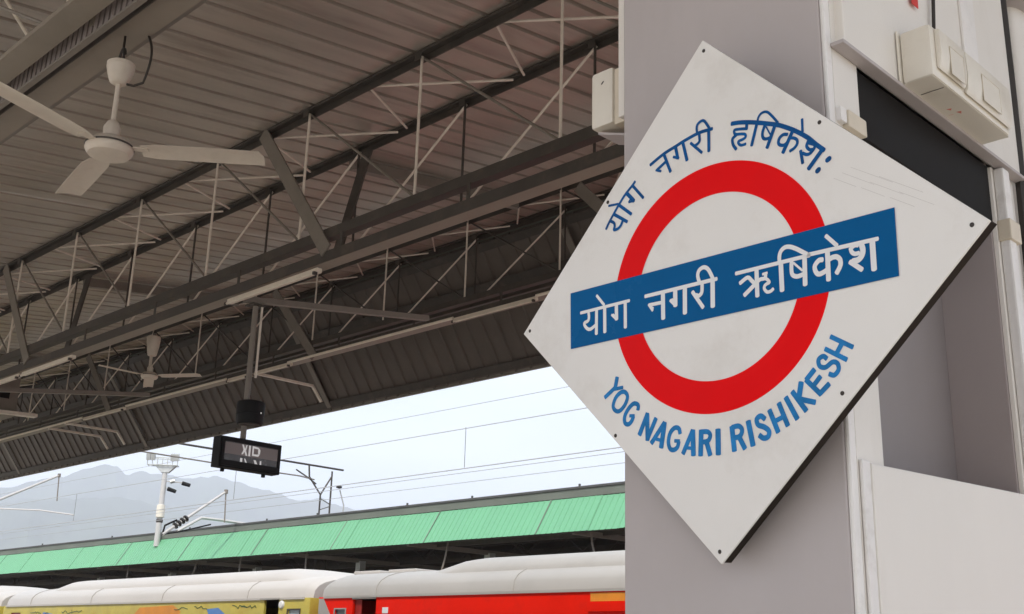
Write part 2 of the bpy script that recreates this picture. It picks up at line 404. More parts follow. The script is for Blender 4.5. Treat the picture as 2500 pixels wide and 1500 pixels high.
# flat plate knee braces at the frames
for xf in (-1.8, -8.5, -15.2, -21.9, -28.6):
    m = MB(); m.bar((xf-1.32, 5.965, EYE+5.30), (xf, 5.965, EYE+3.66), .022, .15, (1, 0, .8)); m.build('knee_brace', 'steel_mid', can)
    m = MB(); m.bar((xf-.88, 7.04, EYE+5.36), (xf-1.33, 7.04, EYE+4.22), .022, .15, (1, 0, 0)); m.build('knee_brace', 'steel_dark', can)
    m = MB(); m.bar((xf-6.75+.02-.35, 9.965, EYE+5.72), (xf-6.75+.95+.0, 9.965, EYE+4.40), .022, .15, (1, 0, .8)); m.build('knee_brace', 'steel_mid', can)
    m = MB(); m.bar((xf+.0-1.55, 11.0, EYE+5.75), (xf-1.55, 12.1, EYE+4.28), .12, .02, (0, 1, 1)); m.build('skirt_rib', 'steel_mid', can)
for xf in (-3.3, -10.0, -16.7, -23.4):
    m = MB(); m.bar((xf, 6.05, EYE+3.50), (xf, 8.55, EYE+3.87), .07, .06); m.build('tie_bar', 'steel_mid', can)
# near members, upper left
m = MB(); m.box(X0, X1, 2.02, 2.165, EYE+3.17, EYE+3.20); m.box(X0, X1, 2.15, 2.158, EYE+3.2005, EYE+3.27); m.build('box_beam', 'beam', can)
for xf in (-5.9, -7.7, -9.6):
    m = MB(); m.bar((xf, -.2, rz(-.2)-.12), (xf-.25, 2.3, EYE+4.05), .10, .14); m.build('rafter', 'steel_mid', can)
m = MB(); m.tube((-5.50, 2.25, EYE+3.2), (-5.52, 2.25, rz(2.3)), .038, n=10); m.build('drop_pipe', 'beam', can, smooth=True)
m = MB(); m.tube((-8.35, 2.30, EYE+3.24), (-8.6, 2.30, rz(2.3)), .028, n=10); m.build('drop_pipe', 'beam', can, smooth=True)
for p_, q_ in (((-5.75, 2.24, EYE+3.25), (-6.3, 1.9, EYE+3.55)), ((-6.9, 2.0, EYE+3.2), (-7.4, 1.95, EYE+3.9))):
    m = MB(); m.tube(p_, q_, .011, n=7); m.build('bracing_rod', 'steel_mid', can, smooth=True)
# transverse rafters just under the sheets at the frames
for xf in (-8.5, -15.2, -21.9, -28.6):
    m = MB(); m.bar((xf-1.4, 7.2, rz(7.2)-.1), (xf-1.4, 9.9, rz(9.9)-.1), .09, .14); m.build('rafter', 'steel_mid', can)
    m = MB(); m.bar((xf-1.4, 2.5, rz(2.5)-.1), (xf-1.4, 5.9, rz(5.9)-.1), .09, .14)
# columns that carry the frames
# slatted tray on edge beside the beam
tray = thing('cable_tray', 'slatted metal cable tray standing beside the beam that carries the near ceiling fan', 'cable tray', (-8, 2.2, EYE+3.2))
for z in (3.115, 3.29):
    m = MB(); m.box(-14, X1, 2.20, 2.235, EYE+z-.008, EYE+z+.008); m.build('side_rail', 'steel_mid', tray)
m = MB(); m.box(-14, X1, 2.262, 2.266, EYE+3.11, EYE+3.3); m.build('back_plate', 'brown_dark', tray)  # dark sheet added so the gaps between the slats look shaded
rg = MB(); rg.prism([(-12.0,2.222,EYE+3.124),(-11.958,2.222,EYE+3.124),(-11.946,2.222,EYE+3.2815),(-11.988,2.222,EYE+3.2815)], (0,.008,0)); ro = rg.build('slat', 'slat', tray)
for i in range(1, 150):
    q = dup(ro); q.location = ro.location+Vector((i*.064, 0, random.uniform(-.003, .003)))

# ------------------------------------------------------------------ clad pillar
PX, PY = -1.129, 2.10
pil = thing('clad_pillar', 'grey and white clad pillar that carries the station name sign', 'pillar', (-1.42, 2.6, 0))
def pbox(name, m, *b, bevel=.003, parent=None):
    return MB().box(*b).build(name, m, parent or pil, bevel=bevel)
TOPZ = 6.6
pbox('cladding_panel', 'pillar_grey', -1.7135, PX-.012, PY, PY+.02, 0, TOPZ, bevel=.004)                    # face with the sign
pbox('cladding_panel', 'pillar_grey', -1.7135, -1.70, PY+.021, 3.15, 0, TOPZ)                            # far side
pbox('cladding_panel', 'pillar_grey', -1.6995, PX-.02, 3.136, 3.15, 0, TOPZ)                              # back
pbox('corner_trim', 'pillar_trim', PX-.0115, PX, PY+.001, 2.128, 0, TOPZ, bevel=.005)
pbox('cladding_panel', 'pillar_white', PX-.014, PX-.001, 2.129, 2.243, 0, TOPZ, bevel=.002)               # jamb strip
pbox('header_panel', 'pillar_white', PX-.012, PX+.022, 2.150, 3.145, 2.956, TOPZ, bevel=.004)
m = MB(); m.prism([(PX+.022,2.118,2.968),(PX+.022,3.148,2.968),(PX+.03,3.148,2.952),(PX+.03,2.118,2.952),], (-.034,0,.0)); 
m = MB().box(PX+.0005, PX+.034, 2.120, 3.148, 2.946, 2.9555); m.build('header_lip', 'pillar_grey', pil, bevel=.002)
pbox('header_joint_strip', 'pillar_trim', PX+.0222, PX+.030, 2.815, 2.905, 2.957, TOPZ, bevel=.002)
MB().prism([(PX-.012,2.166,0),(PX-.012,3.145,0),(PX-.012,3.145,2.040),(PX-.012,2.166,2.004)], (.024,0,0)).build('lower_panel', 'pillar_white', pil, bevel=.006)
pbox('seal_strip', 'pillar_trim', PX+.0005, PX+.009, 2.132, 2.165, 0, 2.008, bevel=.003)
pbox('cladding_panel', 'pillar_white', PX-.014, PX-.001, 2.99, 3.14, 2.0, 2.945, bevel=.002)
pbox('edge_channel', 'pillar_white', -1.742, -1.7145, PY+.012, PY+.06, 2.97, TOPZ)
# niche
ND = .168
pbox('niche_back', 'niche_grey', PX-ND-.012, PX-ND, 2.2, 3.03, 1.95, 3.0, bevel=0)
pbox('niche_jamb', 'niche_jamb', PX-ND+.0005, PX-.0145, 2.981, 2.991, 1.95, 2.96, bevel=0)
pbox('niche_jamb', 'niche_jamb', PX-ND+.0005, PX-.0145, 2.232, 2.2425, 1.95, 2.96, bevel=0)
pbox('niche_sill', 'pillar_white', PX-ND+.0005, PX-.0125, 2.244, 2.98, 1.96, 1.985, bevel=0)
# black cabinet sitting in the top of the niche
cab = thing('display_cabinet', 'black flat cabinet filling the top of the white pillar niche behind the sign', 'cabinet', (PX-.08, 2.6, 2.7))
m = MB(); m.prism([(PX-.006,2.246,2.942),(PX-.150,2.246,2.942),(PX-.150,2.246,2.69),(PX-.085,2.246,2.694),(PX-.006,2.246,2.775)], (0,.732,0)); m.build('body', 'black_panel', cab)
m = MB(); m.prism([(PX-.010,2.262,2.766),(PX-.082,2.262,2.692),(PX-.0835,2.262,2.6895),(PX-.0085,2.262,2.7642)], (0,.70,0)); m.build('lower_cover', 'brown_dark', cab)
# white conduit down the right jamb, with clips
cd_ = thing('wall_conduit', 'white cable conduit running down the right edge of the pillar niche', 'conduit', (PX+.02, 3.03, 2.0))
m = MB(); m.box(PX, PX+.028, 3.0, 3.045, 2.03, 2.940); m.build('duct', 'pillar_trim', cd_, bevel=.006)
m = MB(); m.box(PX-.0005, PX+.036, 2.992, 3.062, 2.725, 2.785); m.build('clip', 'plastic_beige', cd_, bevel=.004)
# column further along, past a dark gap
col2 = thing('side_column', 'pale rounded column at the far right edge behind the pillar', 'column', (-1.45, 3.7, 0))
m = MB(); m.prism([(PX-.02+.03*math.cos(a), 3.30+.08-.08*math.sin(a), 0) for a in [i*math.pi/2/6 for i in range(7)]][::-1]+[(PX+.01,4.2,0),(-1.8,4.2,0),(-1.8,3.30,0)], (0,0,TOPZ)); m.build('shaft', 'pillar_white', col2, smooth=True)
m = MB(); m.box(PX-.05, PX+.06, 3.19, 3.9, 3.60, 3.66); m.build('band', 'pillar_grey', col2, bevel=.004)
m = MB(); m.box(-1.45, -1.40, 3.152, 3.29, 0, TOPZ); m.build('gap_shade', 'black_panel', col2)  # black sheet set in the gap in place of its shade
tag(MB().box(PX+.0305, PX+.032, 2.50, 2.535, 3.222, 3.36).build('red_sticker', 'red_tag'), 'red warning sticker strip on the white header above the emergency light', 'sticker')
cbl = MB(); cbl.path([(PX+.034, 2.655-.05*max(0,(i-20)/18), 3.9-.02*i) for i in range(38)]+[(PX+.045, 2.60, 3.098)], .005, 6)
tag(cbl.build('power_cable', 'cable', smooth=True), 'black cable dropping down the pillar header into the white emergency light', 'cable')
cbl = MB(); cbl.path([(PX+.015, 3.165, 4.2-.05*i) for i in range(20)]+[(PX+.015, 3.158, 2.9), (PX+.01, 3.16, 2.4), (PX+.012, 3.158, 1.2)], .016, 6)
tag(cbl.build('power_cable', 'cable', smooth=True), 'thick black cable in the gap between the pillar and the right column', 'cable')

# emergency light: long white plastic case on the header
em = thing('emergency_light', 'long white plastic light case with two raised panels above the niche', 'emergency light', (PX+.06, 2.78, 3.05))
x0, x1 = -1.0985, -1.0205
m = MB(); m.box(x0, x1, 2.410, 2.862, 2.957, 3.096); m.build('body', 'plastic_white', em, bevel=.011, smooth=True)
m = MB(); m.box(x0-.006, x0-.0005, 2.404, 2.868, 2.952, 3.101); m.build('back_plate', 'plastic_white', em, bevel=.002)
for y0, y1, zb in ((2.432, 2.574, 2.975), (2.580, 2.850, 2.966)):
    m = MB(); m.prism([(x1+.0004,y0,zb+.010),(x1+.0004,y0,3.088),(x1+.013,y0,3.084),(x1+.0155,y0,3.02),(x1+.012,y0,zb+.016),(x1+.006,y0,zb+.003)], (0,y1-y0,0)); m.build('lamp_housing', 'plastic_white', em, bevel=.003, smooth=True)
for y0, y1 in ((2.478, 2.556), (2.662, 2.770)):
    fr = MB(); xx = x1+.0158
    for a in ((y0, y1, 3.053, 3.0545), (y0, y1, 2.979, 2.9805), (y0, y0+.0015, 2.981, 3.0525), (y1-.0015, y1, 2.981, 3.0525)): fr.box(xx, xx+.0012, *a)
    o = fr.build('lens_frame', 'plastic_beige', em)
    MB().box(xx, xx+.0007, y0+.002, y1-.002, 2.981, 3.0525).build('lens', 'plastic_white', o)
MB().box(x0+.010, x1-.010, 2.485, 2.4862, 2.9538, 2.9550).build('seam', 'brown_dark', em)
for y0, y1, dx in ((2.60, 2.613, .022), (2.63, 2.646, .034), (2.635, 2.637, .012)):
    MB().prism([(x0+dx, y0, 2.9548), (x0+dx+.006, y1, 2.9548), (x0+dx+.012, y0+.003, 2.9548)], (0, 0, -.0005)).build('red_mark', 'red_mark', em)
MB().box(x0+.002, x1-.004, 2.41, 2.86, 2.9552, 2.9562).build('base_cover', 'plastic_white', em)

# small white box beyond the left edge of the pillar
sb = thing('wall_speaker', 'small white wall box on the far left side of the grey pillar', 'speaker box', (-1.8, 2.2, 3.0))
m = MB(); m.box(-1.91, -1.832, 2.196, 2.31, 3.018, 3.19); m.build('front_cover', 'plastic_white', sb, bevel=.010, smooth=True)
m = MB(); m.box(-1.8315, -1.79, 2.203, 2.305, 3.012, 3.182); m.build('back_case', 'plastic_beige', sb, bevel=.003)
MB().box(-1.789, -1.7140, 2.23, 2.27, 3.08, 3.12).build('bracket', 'steel_mid', sb)
MB().obox((-1.868, 2.1955, 3.15), (.004, 0, .004), (0, .0006, 0), (-.0012, 0, .0012)).build('mark', 'brown_dark', sb)
m = MB(); m.prism([(-1.895,2.21,3.0115),(-1.73,2.21,2.955),(-1.73,2.21,2.949),(-1.895,2.21,3.005)], (0,.09,0)); m.build('drip_plate', 'pillar_grey', sb)

# ------------------------------------------------------------------ the station sign
A = Vector((0.9934, -0.10745, -0.04011)).normalized(); B = Vector((0.03315, -0.06579, 0.99728)); B = (B-A*B.dot(A)).normalized(); Nn = A.cross(B)
sgn = thing('station_sign', 'white diamond station name board with red ring and blue bar on the pillar', 'sign', (-1.3778, 1.99, 2.3897))
Mx = Matrix((A, B, Nn)).transposed().to_4x4(); Mx.translation = sgn.location; sgn.matrix_world = Mx
HX, HY = .64576, .59114
def sbuild(mb, name, m, **k):
    o = mb.build(name, m, None, **k); o.parent = sgn; return o
m = MB(); m.prism([(HX,0,-.006),(0,HY,-.006),(-HX,0,-.006),(0,-HY,-.006)], (0,0,.006)); sbuild(m, 'board', 'sign_white', bevel=.0018)
k = .994
m = MB(); m.prism([(HX*k,0,-.032),(0,HY*k,-.032),(-HX*k,0,-.032),(0,-HY*k,-.032)], (0,0,.0255)); sbuild(m, 'edge_frame', 'sign_edge')
def zface(poly, z): return [(x, y, z) for x, y in poly]
def ring_part(cx, cy, ro, ri, z, t, name, mt):
    n = 160; mb = MB(); vs = []
    for zz in (z, z-t):
        for (rx, ry, ox, oy) in (ro, ri):
            for i in range(n):
                a = 2*math.pi*i/n; vs.append((ox+rx*math.cos(a), oy+ry*math.sin(a), zz))
    fs = []
    for i in range(n):
        j = (i+1) % n
        fs += [(i, j, n+j, n+i), (i, 2*n+i, 2*n+j, j)]
    mb.add(vs, fs); return sbuild(mb, name, mt, fix=True)
ring_part(0, 0, (.3070, .2792, .0047, .0030), (.2311, .2088, .0074, .0034), .0011, .001, 'red_ring', 'sign_red')
# thin pale halo left by the masking round the ring
m = MB(); m.prism([(-.4583,.0741,.0015),(-.4590,-.0681,.0015),(.4602,-.0645,.0015),(.4612,.0700,.0015)], (0,0,.0008)); sbuild(m, 'name_bar', 'sign_blue')
def crom(P, closed):
    out = []; n = len(P); rng = range(n) if closed else range(n-1)
    for i in rng:
        p1 = P[i]; p2 = P[(i+1) % n]
        p0 = P[(i-1) % n] if closed or i > 0 else (2*p1[0]-p2[0], 2*p1[1]-p2[1])
        p3 = P[(i+2) % n] if closed or i < n-2 else (2*p2[0]-p1[0], 2*p2[1]-p1[1])
        for s in range(5):
            t = s/5
            out.append(tuple(.5*(2*p1[c]+(p2[c]-p0[c])*t+(2*p0[c]-5*p1[c]+4*p2[c]-p3[c])*t*t+(3*p1[c]-p0[c]-3*p2[c]+p3[c])*t**3) for c in (0, 1)))
    if not closed: out.append(P[-1])
    return out
def stroke(mb, wd, sm, pts, z, rnd):
    closed = sm == 2
    P = crom(pts, closed) if sm and len(pts) > 2 else list(pts)
    h = wd/2; L = []; Rr = []; n = len(P)
    for i, p in enumerate(P):
        a = P[(i-1) % n] if closed or i > 0 else p; b = P[(i+1) % n] if closed or i < n-1 else p
        dx, dy = b[0]-a[0], b[1]-a[1]; l = math.hypot(dx, dy) or 1; nx, ny = -dy/l, dx/l
        L.append((p[0]+nx*h, p[1]+ny*h)); Rr.append((p[0]-nx*h, p[1]-ny*h))
    mm = .001
    if closed:
        vs = [(x*mm, y*mm, z) for x, y in L+Rr]
        mb.add(vs, [(i, (i+1) % n, n+(i+1) % n, n+i) for i in range(n)]); return
    def cap(i0, i1):
        p, q = P[i0], P[i1]; a0 = math.atan2(p[1]-q[1], p[0]-q[0]); r_ = h*rnd
        return [(p[0]+math.cos(a0)*(r_)*math.cos(t)-math.sin(a0)*h*math.sin(t), p[1]+math.sin(a0)*(r_)*math.cos(t)+math.cos(a0)*h*math.sin(t)) for t in [math.pi/2-math.pi*k/6 for k in range(1, 6)]]
    poly_end = cap(-1, -2); poly_start = cap(0, 1)
    vs = [(x*mm, y*mm, z) for x, y in L+Rr]
    mb.add(vs, [(i, i+1, n+i+1, n+i) for i in range(n-1)])
    # caps as fans
    e = [(x*mm, y*mm, z) for x, y in [L[-1]]+poly_end+[Rr[-1]]]; mb.add(e, [tuple(range(len(e)))])
    e = [(x*mm, y*mm, z) for x, y in [Rr[0]]+poly_start+[L[0]]]; mb.add(e, [tuple(range(len(e)))])
STROKES = [('white',[(7.8,0,[(-420.8,17.2),(-250.8,17.7)]),(8.5,1,[(-392.6,14.8),(-391.0,2.9),(-394.1,-6.6),(-406.8,-10.3),(-406.3,-17.1),(-396.3,-27.0),(-385.6,-29.2),(-374.9,-25.5),(-366.6,-21.9)]),(10.3,0,[(-363.6,16.4),(-365.3,-44.4)]),(10.9,0,[(-335.0,17.9),(-335.5,-44.6)]),(7.7,0,[(-362.3,50.6),(-336.6,22.3)]),(11.2,0,[(-294.4,17.2),(-294.7,-20.1)]),(6.0,0,[(-310.8,-6.4),(-294.7,-20.9)]),(5.1,0,[(-305.7,-6.5),(-297.4,-13.2)]),(10.5,0,[(-264.1,18.1),(-265.2,-44.7)])]),('white',[(8.9,0,[(-199.0,18.3),(18.7,17.4)]),(12.4,0,[(-142.3,17.2),(-143.5,-43.8)]),(8.5,0,[(-148.0,-5.7),(-185.1,-4.8)]),(7.0,0,[(-187.8,-3.2),(-175.7,-19.5)]),(4.7,0,[(-183.7,-7.6),(-173.4,-14.7)]),(12.8,0,[(-104.0,17.2),(-104.8,-20.7)]),(7.5,0,[(-119.8,-5.7),(-104.1,-20.8)]),(6.4,0,[(-115.0,-4.5),(-105.8,-13.3)]),(12.6,0,[(-74.5,16.6),(-76.5,-43.0)]),(9.6,1,[(-23.3,17.9),(-24.1,-0.1),(-27.7,-8.0),(-35.6,-11.0),(-42.0,-7.8)]),(9.6,0,[(-52.0,1.2),(-22.7,-39.4)]),(12.6,0,[(7.3,16.9),(5.2,-42.4)]),(9.6,1,[(-31.0,19.4),(-34.9,34.3),(-31.9,44.9),(-22.6,50.1),(-12.3,49.5),(-2.4,40.9),(6.9,22.9),(8.6,16.6)])]),('white',[(8.5,0,[(72.2,18.4),(263.7,18.0)]),(11.0,0,[(128.2,17.7),(127.3,-41.7)]),(9.0,1,[(82.5,-5.2),(103.4,3.3),(114.2,-5.6),(124.2,-16.2)]),(9.8,0,[(93.1,-33.4),(125.5,-13.6)]),(8.4,1,[(129.2,-11.4),(137.6,-7.3),(148.1,-7.5),(151.2,-2.4),(150.4,2.6)]),(5.9,0,[(144.0,2.4),(155.6,3.0)]),(7.3,1,[(148.1,-6.5),(155.9,-11.9),(160.1,-18.4),(153.1,-20.4),(147.7,-23.6),(146.8,-30.1),(153.3,-37.5),(162.4,-37.8),(169.5,-34.0)]),(11.7,0,[(191.9,17.8),(191.7,-42.0)]),(9.4,1,[(189.0,17.5),(189.2,30.7),(193.3,41.2),(203.8,47.5),(217.2,45.9),(232.2,38.4),(248.0,27.9),(257.4,21.7)]),(9.5,1,[(219.1,14.0),(217.9,-4.5),(220.1,-14.3),(228.6,-19.3),(237.4,-19.7),(249.5,-17.5)]),(5.0,0,[(223.8,10.2),(244.5,-10.0)]),(11.3,0,[(251.6,15.5),(249.6,-41.0)])]),('white',[(8.5,0,[(255.1,19.9),(421.7,16.9)]),(8.8,0,[(305.2,49.4),(329.5,23.8)]),(11.4,0,[(306.5,14.3),(305.4,-41.9)]),(10.3,1,[(294.1,2.3),(285.1,2.4),(275.5,-5.7),(274.9,-14.8),(279.1,-23.0),(285.3,-25.6),(294.9,-23.9),(303.6,-20.6)]),(10.5,1,[(310.2,-0.2),(317.6,1.9),(326.9,1.2),(334.2,-5.3),(335.6,-14.6),(332.5,-22.1),(325.1,-31.8)]),(8.9,1,[(360.3,11.5),(362.7,2.9),(369.4,-2.1),(378.4,-2.3)]),(7.1,1,[(362.3,11.1),(370.6,14.2),(377.5,12.7)]),(12.1,1,[(385.5,13.1),(387.7,1.9),(384.9,-8.1),(376.5,-15.2),(363.4,-16.0)]),(10.2,0,[(357.4,-15.6),(382.8,-36.5)]),(12.5,0,[(409.6,12.1),(409.4,-41.9)])]),('navy',[(7.3,1,[(-328.3,212.6),(-313.3,231.3),(-283.7,262.0),(-260.3,283.4),(-234.4,300.7),(-225.8,307.8)]),(7.6,0,[(-233.8,298.9),(-199.6,259.8)]),(10.3,1,[(-252.5,283.4),(-240.8,271.0),(-231.4,260.2)]),(4.8,0,[(-229.3,259.7),(-248.1,260.8)]),(5.7,0,[(-243.8,265.5),(-248.1,261.4)]),(8.2,0,[(-280.8,261.8),(-240.6,229.3)]),(5.9,0,[(-317.5,269.4),(-285.0,266.0)]),(8.3,1,[(-300.7,244.0),(-280.1,230.6),(-255.0,213.6)]),(7.6,1,[(-314.8,230.6),(-300.5,221.8),(-297.8,212.8),(-300.1,203.9),(-286.5,203.8),(-276.4,209.8),(-270.5,218.8)])]),('navy',[(8.2,1,[(-174.3,335.1),(-130.7,350.0),(-91.0,357.8),(-64.9,363.2),(-20.4,368.9),(10.5,367.3),(20.3,366.8)]),(8.6,0,[(-128.8,347.4),(-110.1,300.7)]),(7.9,0,[(-124.8,328.8),(-151.9,317.0)]),(6.0,0,[(-155.9,317.1),(-140.1,310.1)]),(9.4,0,[(-92.3,357.2),(-86.3,327.0)]),(6.6,0,[(-99.7,333.9),(-83.1,326.1)]),(9.1,0,[(-69.5,362.6),(-58.0,313.8)]),(7.3,1,[(-18.5,369.3),(-18.4,357.2),(-18.1,349.1),(-24.0,343.9),(-32.8,341.5)]),(7.1,0,[(-45.0,351.7),(-12.6,319.1)]),(8.8,0,[(9.9,367.5),(8.2,316.5)]),(6.9,1,[(-24.1,369.0),(-25.4,382.5),(-21.3,391.2),(-9.3,395.0),(-0.8,390.8),(9.6,374.6),(14.2,367.2)])]),('navy',[(10.0,1,[(76.0,361.1),(96.0,357.5),(123.3,349.7),(150.1,340.1),(176.3,329.6),(202.0,318.5),(228.6,302.8),(251.4,286.9),(275.2,267.2),(292.0,249.1),(311.8,229.7)]),(8.4,0,[(118.2,348.6),(116.6,336.0)]),(6.7,1,[(118.9,336.1),(99.8,341.2),(84.1,343.8),(82.4,338.8),(86.3,333.0),(102.0,329.0),(111.9,325.2),(113.4,318.6),(105.9,315.5),(93.8,314.5),(93.5,309.2),(100.6,303.2),(112.6,302.7)]),(7.6,1,[(88.1,330.9),(77.5,325.6),(76.6,317.3),(79.5,308.0),(86.0,298.3)]),(8.1,0,[(145.5,339.2),(128.6,294.1)]),(5.9,1,[(147.6,343.9),(150.8,352.8),(158.3,358.8),(168.2,359.4),(176.9,355.1),(187.6,342.6),(201.4,323.9)]),(7.3,1,[(166.5,328.9),(160.5,317.1),(159.0,307.0),(163.0,299.3),(172.6,296.8),(182.4,297.6)]),(3.8,0,[(169.8,324.8),(180.1,303.5)]),(8.9,0,[(191.9,317.9),(169.7,276.7)])]),('navy',[(7.5,1,[(223.9,290.6),(213.3,293.4),(203.3,289.0),(199.5,279.9),(203.5,273.2),(213.0,269.9),(221.7,272.4)]),(9.2,0,[(235.6,291.2),(209.9,254.2)]),(7.0,1,[(230.7,280.7),(240.1,277.4),(247.1,271.2),(247.1,262.9),(239.8,255.9),(227.9,252.1)]),(6.4,0,[(262.8,312.6),(262.1,284.9)]),(7.2,1,[(274.5,260.2),(270.3,250.6),(276.4,241.5),(283.5,239.4)]),(7.1,1,[(292.1,246.8),(286.5,238.5),(276.9,232.4),(268.6,232.9),(259.7,238.3)]),(7.7,0,[(254.9,245.1),(258.3,216.9)]),(5.8,0,[(273.3,256.9),(290.1,247.4)]),(9.7,0,[(307.3,231.5),(271.7,200.6)])]),('navydot',[(11.0,0,[(318.2,206.6),(322.8,208.4)]),(10.8,0,[(292.5,190.3),(296.1,192.4)])]),('blue',[(9.5,0,[(-298.1,-159.3),(-305.7,-185.4)]),(6.8,0,[(-279.7,-185.8),(-307.7,-186.6)]),(8.3,0,[(-304.5,-182.8),(-341.3,-202.9)])]),('blue',[(8.2,2,[(-273.1,-197.6),(-265.0,-209.5),(-273.9,-227.5),(-291.5,-239.8),(-305.8,-237.7),(-313.3,-225.9),(-304.3,-207.7),(-287.7,-197.2)])]),('blue',[(8.4,1,[(-232.0,-244.2),(-231.3,-232.7),(-245.4,-227.9),(-262.7,-238.2),(-275.3,-254.5),(-275.0,-269.4),(-264.4,-274.0),(-254.1,-268.8),(-246.2,-257.0)]),(6.4,0,[(-243.6,-256.4),(-259.4,-254.8)])]),('blue',[(10.0,0,[(-229.2,-301.9),(-201.6,-255.4)]),(10.2,0,[(-202.7,-255.3),(-203.6,-316.0)]),(9.1,0,[(-204.6,-315.1),(-175.5,-268.6)])]),('blue',[(9.2,0,[(-149.5,-280.9),(-192.2,-324.1)]),(10.7,0,[(-149.5,-280.9),(-162.1,-336.4)]),(6.2,0,[(-176.4,-315.7),(-157.0,-321.3)])]),('blue',[(8.4,1,[(-103.8,-310.0),(-107.1,-298.7),(-119.2,-295.8),(-132.8,-305.3),(-139.4,-324.1),(-135.4,-339.9),(-124.4,-344.1),(-113.2,-339.1),(-108.2,-326.7)]),(6.4,0,[(-105.8,-326.2),(-120.9,-324.4)])]),('blue',[(9.2,0,[(-66.5,-305.8),(-97.3,-354.9)]),(10.7,0,[(-66.5,-305.8),(-67.1,-360.7)]),(6.0,0,[(-86.6,-342.5),(-66.5,-345.4)])]),('blue',[(10.6,0,[(-42.2,-308.0),(-46.6,-362.7)]),(8.5,1,[(-41.7,-311.6),(-23.7,-313.3),(-17.2,-322.1),(-24.5,-332.6),(-42.7,-334.1)]),(10.0,0,[(-28.8,-333.5),(-19.1,-363.8)])]),('blue',[(11.5,0,[(4.7,-310.4),(3.2,-364.0)])]),('blue',[(10.5,0,[(43.0,-308.1),(47.3,-360.1)]),(8.7,1,[(42.9,-310.3),(61.1,-308.9),(70.0,-317.7),(63.8,-330.0),(45.9,-332.6)]),(9.7,0,[(61.5,-331.5),(75.9,-357.6)])]),('blue',[(10.7,0,[(86.9,-300.7),(97.1,-353.1)])]),('blue',[(9.0,1,[(130.9,-301.2),(120.0,-293.7),(109.4,-299.8),(113.0,-311.4),(127.6,-317.1),(139.5,-326.6),(136.9,-337.4),(124.9,-339.7),(114.2,-332.6)])]),('blue',[(9.4,0,[(142.9,-283.4),(162.7,-331.3)]),(9.3,0,[(167.4,-272.0),(187.3,-320.4)]),(7.9,0,[(154.7,-308.3),(178.4,-300.8)])]),('blue',[(9.5,0,[(185.4,-262.2),(211.3,-309.3)])]),('blue',[(9.1,0,[(202.1,-252.4),(233.8,-295.4)]),(10.2,0,[(225.2,-236.4),(216.8,-271.0)]),(8.7,0,[(218.0,-269.5),(256.3,-280.7)])]),('blue',[(8.7,0,[(236.7,-232.9),(270.9,-266.8)]),(9.0,0,[(237.4,-233.7),(258.7,-215.0)]),(8.4,0,[(252.3,-248.9),(272.0,-230.5)]),(8.6,0,[(268.3,-264.6),(291.2,-247.7)])]),('blue',[(7.9,1,[(289.1,-198.1),(280.8,-191.8),(269.5,-197.2),(271.4,-210.2),(284.8,-214.4),(301.5,-206.3),(312.5,-210.6),(314.3,-223.0),(303.8,-232.3),(291.9,-228.5)])]),('blue',[(7.6,0,[(300.2,-155.2),(349.8,-184.0)]),(7.7,0,[(285.9,-177.7),(334.5,-206.4)]),(8.5,0,[(327.0,-170.9),(311.1,-192.0)])])]

for kind, st in STROKES:
    mb = MB(); z = .0028 if kind == 'white' else .0008
    for i, (wd, sm, pts) in enumerate(st): stroke(mb, wd*(1.27 if kind == 'blue' else 1.0), sm, pts, z+i*.00006, .25 if kind == 'blue' else .55 if kind != 'navydot' else 1)
    for v_ in [0]: pass
    o = mb.build('letter' if kind == 'blue' else 'lettering', {'white': 'ink_white', 'navy': 'ink_navy', 'navydot': 'ink_navy', 'blue': 'ink_blue'}[kind], None, fix=False)
    o.parent = sgn
for x, y in ((3,572),(309,297),(621,0),(324,-274),(-3,-574),(-312,-301),(-637+8,4),(-330+4,284)):
    mb = MB(); mb.lathe((x*.001*.985, y*.001*.985, .0002), [(.0001,.0022),(.0026,.0020),(.0042,.0010),(.0046,0)], 14); sbuild(mb, 'screw', 'screw', smooth=True)
# fine scratches on the upper right of the board
for i in range(8):
    x = .33+.017*i*1.2; y = .165-.012*i+.018*(i % 3); L = .05+.02*(i % 3)
    mb = MB(); mb.prism([(x,y,.0002),(x+L,y-L*.62,.0002),(x+L,y-L*.62-.0007,.0002),(x,y-.0007,.0002)], (0,0,.0001)); sbuild(mb, 'scratch', 'scratch')
# blocks that hold the board off the pillar
for x, y in ((.16, .33), (.16, -.33), (-.18, .0)):
    pass
pbox('mounting_block', 'plastic_beige', PX-.02, PX+.016, 2.158, 2.240, 2.758, 2.800, bevel=.004)
pbox('mounting_block', 'pillar_trim', PX-.02, PX+.012, 2.13, 2.157, 2.765, 2.800, bevel=.003)
for z in (2.15, 2.62):
    mb = MB(); mb.box(-1.6, -1.56, 2.045, 2.0995, z-.02, z+.02); mb.build('mounting_block', 'steel_mid', pil)
    mb = MB(); mb.box(-1.22, -1.18, 2.03, 2.0995, z-.02, z+.02); mb.build('mounting_block', 'steel_mid', pil)

